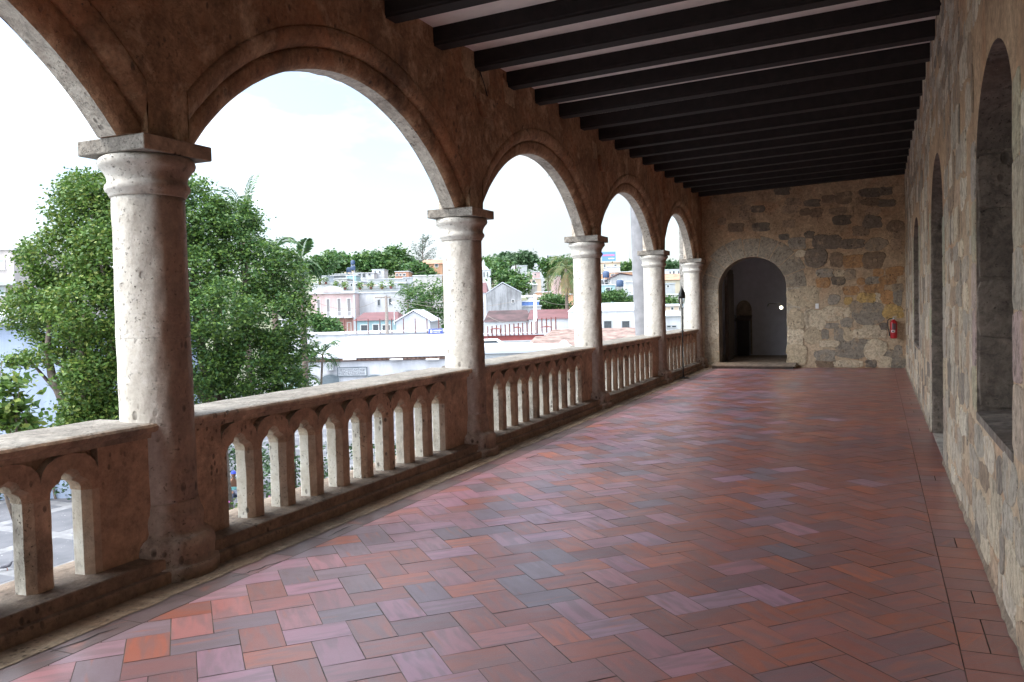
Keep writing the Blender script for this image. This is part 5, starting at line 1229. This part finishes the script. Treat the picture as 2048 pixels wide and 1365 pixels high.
def palm(name, label, px, ytop, b, zb, nf, L_, cols, r=.12, el=(.1, 1.3), droop=1.5, ll=.55, wdt=.035, group=None, trunkmat=None, lean=0, ndead=0, stems=1, nl=26):
    a_, z_ = AZ(px, ytop, b); t = thing(name, label, 'palm', W(a_ - lean, b, zb), YAW, group); h = z_ - zb
    tm = MB(); cm = MB(); q_ = MB()
    for s_ in range(stems):
        ox = random.uniform(-.5, .5) * (s_ > 0) ; hh = h * (1 if s_ == 0 else random.uniform(.75, .95)); lx = lean + random.uniform(-.5, .5) * (s_ > 0)
        tm.tube([(ox, 0, -.2), (ox + (lx - ox) * .3, 0, hh * .5), (lx, 0, hh)], [r * 1.25, r, r * .8], 10)
        for k in range(nf):
            az = 2 * PI * k / nf + random.uniform(-.3, .3); e_ = random.uniform(*el)
            frond(None, cm, (lx, 0, hh), az, e_, L_ * random.uniform(.8, 1.1), droop * random.uniform(.7, 1.2), nl, ll, wdt, cols, q_)
        for k in range(ndead): frond(None, cm, (lx, 0, hh - .1), random.uniform(0, 2 * PI), -1.1, L_ * .7, .5, nl, ll * .7, wdt, [(.30, .25, .12), (.26, .20, .11)], q_)
    tm.build('trunk', trunkmat or MT['bark'], t, True); fr = q_.build('fronds', MT['leaf'], t); cm.build('frond_ribs', plain('frond_rib', (.16, .18, .07), .8, bmp=0), fr)
    return t
random.seed(9)
GP = [(.06, .13, .04), (.08, .16, .05), (.05, .11, .04)]
palm('areca_palm', 'small feathery palm before the white building, left of the pair', 612, 728, 34, ZG, 9, 1.35, GP, .05, (.5, 1.35), 1.6, .42, .022, 'small palms beyond the balustrade', stems=2)
palm('areca_palm', 'small feathery palm before the white building, right of the pair', 645, 712, 34, ZG, 9, 1.25, GP, .05, (.3, 1.3), 1.9, .42, .022, 'small palms beyond the balustrade', lean=.3)
palm('areca_palm', 'short palm half hidden under the laurel tree edge', 582, 735, 33, ZG, 8, 1.2, GP, .05, (.4, 1.2), 1.7, .4, .022, 'small palms beyond the balustrade')
palm('tall_palm', 'palm crown poking above the laurel tree top', 487, 440, 30, ZG, 6, 1.7, GP, .12, (.9, 1.5), 1.2, .34, .03, 'palms behind the laurel trees')
palm('tall_palm', 'palm crown showing over the right shoulder of the laurel tree', 545, 500, 30, ZG, 10, 1.3, GP, .12, (.3, 1.2), 1.3, .4, .03, 'palms behind the laurel trees')
palm('fan_palm', 'broad leaved palm at the right edge of the laurel tree', 603, 520, 32, ZG, 8, 1.0, GP, .12, (-.2, 1.3), .9, .42, .07, 'palms behind the laurel trees')
palm('coconut_palm', 'coconut palm with hanging yellowing fronds left of the third column', 1132, 538, 105, ZG, 17, 4.6, [(.08, .13, .05), (.12, .16, .06), (.16, .17, .07)], .22, (-.3, 1.2), 1.9, 1.1, .06, ndead=9)
palm('small_palm', 'little palm on the skyline beside the white hilltop house', 1031, 507, 300, hill(-40, 300) + 4, 9, 3.2, G3, .25, (0, 1.1), 1.6, 1.2, .12)
palm('small_palm', 'small palm among the trees left of the second column', 815, 580, 122, ZG, 9, 2.4, GP, .15, (.2, 1.2), 1.4, .8, .06)
# royal palm trunk
bR = 24; A0, Z0 = AZ(1290, 700, bR); A1, Z1 = AZ(1276, 400, bR)
t = thing('royal_palm', 'smooth grey ringed royal palm trunk rising beyond the fourth column', 'palm', W(A0, bR, ZG), YAW)
m_ = MB(); n_ = 90; sl = (A1 - A0) / (Z1 - Z0); h_ = 13
pts, rd = [], []
for q in range(n_ + 1):
    z = h_ * q / n_; pts.append((sl * (z + ZG - Z0), 0, z)); zz_ = z + ZG
    rd.append((.27 - .004 * abs(zz_ - 1) - (.012 * (zz_ - 2) if zz_ > 2 else 0)) * (1 + .015 * math.sin(q * 2.4)) * (.86 + .14 * min(1, max(0, (zz_ + 1.5) / 4))))
m_.tube(pts, rd, 24); m_.build('trunk', MT['palmtrunk'], t, True)
q_ = MB(); cm = MB(); top_ = pts[-1]
for k in range(14): frond(None, cm, top_, 2 * PI * k / 14, random.uniform(.1, 1.2), 3.6, 1.6, 30, .8, .04, GP, q_)
fr = q_.build('fronds', MT['leaf'], t); cm.build('frond_ribs', MT['bark'], fr)


# ---- more of the hillside town
tank = plain('dark_blue_water_tank', (.03, .06, .13), .5, bmp=0)
def watertank(px, py, b, label):
    A, Z = AZ(px, py, b); t = thing('water_tank', label, 'water tank', W(A, b, Z), YAW)
    MB().lathe([(.55, 0), (.6, .1), (.6, .9), (.45, 1.1), (.2, 1.2)], seg=20).build('tank', tank, t, True)
    m_ = MB()
    for sx in (-1, 1):
        for sy in (-1, 1): m_.box(sx * .4 - .05, sx * .4 + .05, sy * .4 - .05, sy * .4 + .05, -.8, 0)
    m_.build('stand', M_['ltgrey'], t)
watertank(698, 545, 209, 'dark water tank left on the white cottage roof'); watertank(706, 541, 214, 'dark water tank on a stand above the white cottage'); watertank(706, 530, 222, 'dark water tank before the concrete apartment building')
watertank(1240, 574, 139, 'blue water tank under the carport on the slope'); watertank(1212, 556, 149, 'water tank on the dark grey block house')
for (p0, p1, pt_, bb, dd, wl_, rf, wn, lb) in [
    (634, 652, 553, 190, 8, 'white', None, [(638, 641, 557, 561), (645, 648, 557, 561)], 'white box house at the foot of the hill beside the laurel tree edge'),
    (668, 694, 559, 180, 7, 'block', None, [(672, 676, 562, 566), (683, 687, 562, 566)], 'grey block house with two dark openings behind the pink town house'),
    (696, 722, 565, 165, 7, 'ltgrey', None, [(701, 705, 568, 573), (711, 717, 568, 575)], 'weathered grey house with a doorway behind the roof terrace'),
    (724, 752, 569, 160, 6, 'tan', None, [(728, 731, 572, 576), (740, 744, 572, 576)], 'tan walled yard house above the roof terrace'),
    (752, 784, 571, 158, 6, 'block', 'slope', [(760, 765, 574, 578)], 'low block house with a sheet roof at the right of the roof terrace'),
    (744, 768, 540, 215, 7, 'white', None, [(749, 752, 543, 546), (758, 761, 543, 546)], 'small white house showing under the middle hill trees'),
    (806, 826, 556, 175, 6, 'ltgrey', None, [(811, 814, 559, 563)], 'pale house between the brick block and the retaining wall'),
    (716, 736, 511, 310, 10, 'tan', None, [(720, 723, 514, 517), (729, 732, 514, 517)], 'tan block on the skyline between the round trees'),
    (806, 822, 516, 300, 9, 'cream', None, [(810, 813, 519, 522)], 'cream block on the skyline right of the hill trees'),
    (1036, 1054, 532, 260, 8, 'ltgrey', None, [(1040, 1043, 535, 538)], 'grey house among the trees behind the stained gable'),
    (1070, 1088, 528, 270, 8, 'white', None, [(1075, 1078, 531, 534)], 'white house above the bare tree'),
    (1056, 1074, 570, 190, 7, 'block', 'slope', [(1061, 1065, 573, 577)], 'block house with a sheet roof behind the bare tree'),
    (1104, 1122, 553, 225, 7, 'pink', None, [(1109, 1112, 556, 559)], 'faded pink house beside the coconut palm crown'),
    (1262, 1284, 546, 200, 7, 'cream', 'slope', [(1268, 1272, 549, 552)], 'cream house right of the mast trees'),
    (1328, 1350, 568, 150, 6, 'ltgrey', None, [(1334, 1338, 571, 575)], 'pale grey house below the orange tiled roof'),
    (1336, 1372, 612, 110, 6, 'tan', 'slope', [(1342, 1347, 615, 620), (1358, 1362, 615, 620)], 'tan sheet roofed house behind the low white building')]:
    bld('house', lb, 'house', p0, p1, pt_, bb, dd, wl_, rf, wn, roofmat='grey', ridge=(pt_ - 4) if rf else None, over=.2)
# clutter on the roof terraces
for px, py, b in ((640, 566, 149), (652, 565, 149), (672, 575, 139), (690, 576, 139), (720, 576, 139), (742, 575, 139), (764, 575, 139), (782, 574, 139)):
    A, Z = AZ(px, py + 4, b); t = thing('potted_plant', 'potted plant in the row on the roof terrace behind the pink town house', 'plant', W(A, b, Z), YAW, 'potted plants on the roof terrace')
    MB().lathe([(.18, 0), (.26, .4), (.28, .42)], seg=12).build('pot', RUST, t)
    leaves(RNG.normal(size=(160, 3)) * np.array([.3, .3, .3]) + np.array([0, 0, .75]), .14, G1, t, 'foliage')
wire('long sagging cable crossing from the pole towards the stained gable', (772, 594), (1070, 592), 90, 82, 1.2)
wire('cable running from the white lamp post behind the third column', (1070, 594), (1160, 604), 80, 84, .5)
wire('cable running left from the white lamp post over the dark red roof', (1069, 640), (975, 632), 80, 84, .6)
wire('thin cable sloping up the hillside above the roof terrace', (660, 556), (830, 534), 150, 210, 1.5, .03)
wire('thin cable over the hill trees towards the orange house', (700, 540), (860, 540), 180, 205, 1.2, .03)

# ---- plaza life seen through the balustrade: flowering bush, seated person, standing person, parasol, pigeon
t = thing('flowering_bush', 'bush with pink flowers on the plaza seen between the balusters', 'bush', W(*AZ(575, 1010, 24)[:1], 24, ZG), YAW)
lob = [(x, y, .7 + random.random() * .4, .75, .75) for x, y in ((-1.4, 0), (-.5, .2), (.5, 0), (1.3, .3), (.1, .9))]
m_ = MB()
for l in lob: limb(m_, (0, .2, 0), l[:3], .05, .02)
m_.build('stems', MT['bark'], t); leaves(lobe_points(lob, 9000, .12, .6, 10), .055, G1, t, 'foliage'); leaves(lobe_points([(l[0], l[1], l[2] + .1, .85, .8) for l in lob], 420, .04, .97, 6), .045, [(.50, .18, .42), (.55, .25, .50)], t, 'flowers', aspect=.9)
t = thing('hedge', 'dark shrubbery edging the plaza below the laurel trees', 'hedge', W(*AZ(200, 1000, 33)[:1], 33, ZG), YAW)
lob = [(x, random.uniform(-.4, .4), .9, 1.3, 1.2) for x in np.arange(-16, 16, 1.3)]
m_ = MB()
for l in lob: limb(m_, (l[0], l[1], 0), (l[0], l[1], 1), .05, .02)
m_.build('stems', MT['bark'], t); leaves(lobe_points(lob, 22000, .16, .5, 10), .085, G3, t, 'foliage')
def skin(name, joints, edges, rad, mat, parent, sub=2):
    me = bpy.data.meshes.new(name); me.from_pydata(joints, edges, []); o = bpy.data.objects.new(name, me); COL.objects.link(o); o.parent = parent
    sk = o.modifiers.new('skin', 'SKIN'); 
    for i, r in enumerate(rad):
        me.skin_vertices[0].data[i].radius = (r, r) if not isinstance(r, tuple) else r
    me.skin_vertices[0].data[0].use_root = True
    ss = o.modifiers.new('sub', 'SUBSURF'); ss.levels = sub; ss.render_levels = sub; me.materials.append(mat); return o
def ensure_skin(me):
    if not me.skin_vertices: pass
SKIN = plain('brown_skin', (.20, .10, .06), .6, bmp=0, var=.03)
def hand(parent, base, dirv, mat):
    d = Vector(dirv).normalized(); s_ = d.orthogonal().normalized(); m_ = MB(); m_.ball(Vector(base) + d * .04, .04, 10, 8, (.9, .9, 1))
    for q in range(4):
        o0 = Vector(base) + d * .07 + s_ * (-.027 + q * .018); le = (.065, .075, .07, .055)[q]; m_.tube([o0, o0 + d * le * .55 + Vector((0, 0, -.005)), o0 + d * le + Vector((0, 0, -.022))], [.009, .008, .006], 6)
    o0 = Vector(base) + d * .02 + s_ * -.035; m_.tube([o0, o0 + (d - s_) * .035, o0 + (d * 1.3 - s_ * .6) * .05], [.011, .01, .008], 6); m_.build('hand', mat, parent, True)
def person(label, loc, rz, seated, shirt, trousers, cap=None):
    t = thing('person', label, 'person', loc, rz)
    if seated:
        J_ = [(0, 0, .52), (0, .02, .72), (0, -.03, .95), (0, -.08, 1.06), (0, -.12, 1.14), (.10, -.02, .52), (.13, -.42, .53), (.14, -.40, .08), (.14, -.54, .05), (-.10, -.02, .52), (-.13, -.42, .53), (-.14, -.44, .08), (-.14, -.58, .05),
              (.19, -.03, .96), (.25, -.12, .70), (.13, -.34, .63), (-.19, -.03, .96), (-.25, -.12, .70), (-.13, -.34, .63)]
        hc = Vector((0, -.15, 1.24)); hands = [((.13, -.34, .63), (-.3, -1, -.1)), ((-.13, -.34, .63), (.3, -1, -.1))]
    else:
        J_ = [(0, 0, .93), (0, 0, 1.15), (0, 0, 1.36), (0, -.01, 1.47), (0, -.02, 1.54), (.09, 0, .90), (.11, -.10, .50), (.11, -.02, .09), (.11, -.15, .05), (-.09, 0, .90), (-.12, .06, .50), (-.13, .24, .12), (-.13, .12, .05),
              (.18, 0, 1.38), (.24, .02, 1.10), (.25, -.10, .88), (-.18, 0, 1.38), (-.24, .02, 1.10), (-.25, -.06, .88)]
        hc = Vector((0, -.03, 1.64)); hands = [((.25, -.10, .88), (0, -.3, -1)), ((-.25, -.06, .88), (0, -.3, -1))]
    E_ = [(0, 1), (1, 2), (2, 3), (3, 4), (0, 5), (5, 6), (6, 7), (7, 8), (0, 9), (9, 10), (10, 11), (11, 12), (2, 13), (13, 14), (14, 15), (2, 16), (16, 17), (17, 18)]
    R_ = [(.15, .11), (.14, .10), (.15, .10), .055, .05, .085, .062, .042, .035, .085, .062, .042, .035, .055, .042, .03, .055, .042, .03]
    bodyo = skin('body', J_, E_, R_, SKIN, t)
    # clothing: slightly larger shells over torso+upper arms and legs
    ti = [0, 1, 2, 13, 14, 16, 17]; mp_ = {k: i for i, k in enumerate(ti)}
    skin('shirt', [J_[k] for k in ti], [(mp_[a], mp_[b]) for a, b in E_ if a in mp_ and b in mp_], [tuple(v * 1.14 for v in (R_[k] if isinstance(R_[k], tuple) else (R_[k], R_[k]))) for k in ti], shirt, t)
    li = [0, 5, 6, 7, 9, 10, 11]; mp_ = {k: i for i, k in enumerate(li)}
    skin('trousers', [J_[k] for k in li], [(mp_[a], mp_[b]) for a, b in E_ if a in mp_ and b in mp_], [tuple(v * 1.18 for v in (R_[k] if isinstance(R_[k], tuple) else (R_[k], R_[k]))) for k in li], trousers, t)
    m_ = MB(); m_.ball(hc, .10, 20, 14, (.82, .98, 1.18)); m_.ball(hc + Vector((0, -.10, -.01)), .018, 8, 6, (.8, 1, 1.2)); m_.ball(hc + Vector((.082, 0, 0)), .025, 8, 6, (.4, .8, 1.2)); m_.ball(hc + Vector((-.082, 0, 0)), .025, 8, 6, (.4, .8, 1.2))
    m_.ball(hc + Vector((0, -.088, -.05)), .02, 8, 4, (1.2, .4, .35)); m_.build('head', SKIN, t, True)
    m_ = MB()
    for sx in (-1, 1): m_.ball(hc + Vector((sx * .032, -.088, .015)), .011, 8, 6)
    m_.build('eye', MT['black'], t); m_ = MB(); m_.ball(hc + Vector((0, .012, .025)), .103, 20, 10, (.86, 1, 1.05)); hr = m_.build('hair', MT['black'], t, True)
    for v_ in hr.data.vertices:
        if v_.co.z < hc.z + .02 and v_.co.y < hc.y + .02: v_.co.y = hc.y + .02
    if cap: m_ = MB(); m_.ball(hc + Vector((0, 0, .05)), .108, 20, 8, (.88, 1.02, .8)); m_.prism([(-.08, -.08), (.08, -.08), (.06, -.19), (-.06, -.19)], lambda p, q, d: (hc.x + p, hc.y + q, hc.z + d), .045, .055); m_.build('cap', cap, t)
    for base, dv in hands: hand(t, base, dv, SKIN)
    for k in (8, 12): m_ = MB(); m_.ball(Vector(J_[k]) + Vector((0, .04, -.005)), .06, 12, 8, (.75, 1.9, .75)); m_.build('shoe', MT['black'], t, True)
    return t
def gpt(px, py, z=ZG):
    d = CAM_F + CAM_R * ((px - 1024) / FPX) - CAM_U * ((py - 682.5) / FPX); t_ = (z - 1.6) / d.z; return Vector((d.x * t_, d.y * t_, z))
teal = plain('teal_shirt', (.22, .55, .55), .8, bmp=0); jean = plain('blue_grey_jeans', (.12, .14, .20), .8, bmp=0); capb = plain('royal_blue_cap', (.03, .06, .40), .7, bmp=0)
p_ = gpt(468, 1014)
person('person in a teal shirt and blue cap sitting on a chair on the plaza', p_, .9, True, teal, jean, capb)
ch = thing('plastic_chair', 'dark blue chair under the seated person on the plaza', 'chair', p_, .9)
CB = plain('dark_blue_plastic', (.03, .05, .12), .5, bmp=0); m_ = MB(); m_.box(-.23, .23, -.22, .22, .38, .42); m_.build('seat', CB, ch); m_ = MB(); m_.box(-.23, .23, .20, .24, .42, .85); m_.build('backrest', CB, ch)
for sx in (-1, 1):
    for sy in (-1, 1): m_ = MB(); m_.box(sx * .2 - .02, sx * .2 + .02, sy * .2 - .02, sy * .2 + .02, 0, .38); m_.build('leg', CB, ch)
p2 = gpt(30, 1012); person('person in pale trousers walking on the plaza at the left edge', p2, -.6, False, plain('dark_shirt', (.05, .05, .06), .8, bmp=0), plain('pale_trousers', (.6, .58, .58), .8, bmp=0))
t = thing('parasol', 'red and white printed vendor parasol behind the seated person', 'parasol', gpt(452, 1000, ZG) + Vector((-2.0, 1.5, 0)), .2)
m_ = MB(); m_.tube([(0, 0, 0), (0, 0, 2.3)], .025, 8); m_.build('pole', MT['steel'], t)
for q in range(8):
    a, b = 2 * PI * q / 8, 2 * PI * (q + 1) / 8; m_ = MB(); m_.face([(0, 0, 2.35), (1.1 * math.cos(a), 1.1 * math.sin(a), 1.95), (1.1 * math.cos(b), 1.1 * math.sin(b), 1.95)]); m_.face([(1.1 * math.cos(a), 1.1 * math.sin(a), 1.95), (1.1 * math.cos(a), 1.1 * math.sin(a), 1.78), (1.1 * math.cos(b), 1.1 * math.sin(b), 1.78), (1.1 * math.cos(b), 1.1 * math.sin(b), 1.95)])
    o_ = m_.build('canopy_panel', MT['white'] if q % 2 else MT['red'], t); s2 = o_.modifiers.new('solid', 'SOLIDIFY'); s2.thickness = .01
pg = gpt(15, 1141); t = thing('pigeon', 'grey pigeon standing on the plaza paving', 'pigeon', pg, 2.4)
PG = plain('pigeon_grey', (.10, .10, .12), .7, var=.3); 
skin('body', [(0, .02, .13), (0, -.06, .15), (0, -.10, .20), (0, -.115, .235), (0, -.145, .235), (0, .12, .11), (0, .22, .085)], [(0, 1), (1, 2), (2, 3), (3, 4), (0, 5), (5, 6)], [.065, .055, .03, .027, .006, .045, .018], PG, t)
for sx in (-1, 1):
    m_ = MB(); m_.tube([(sx * .025, .02, .08), (sx * .025, .0, .04), (sx * .025, .01, 0)], .006, 6)
    for an in (-.5, 0, .5): m_.tube([(sx * .025, .01, .004), (sx * .025 + .03 * math.sin(an), .01 - .03 * math.cos(an), .004)], .003, 5)
    m_.build('leg', plain('pink_leg', (.4, .15, .12), .7, bmp=0), t)
    m_ = MB(); m_.ball((sx * .055, .06, .13), .07, 12, 8, (.3, 1.5, .6)); m_.build('wing', PG, t, True)
m_ = MB(); m_.tube([(0, -.145, .235), (0, -.17, .225)], [.006, .002], 6); m_.build('beak', MT['black'], t)
bpy.context.view_layer.update()
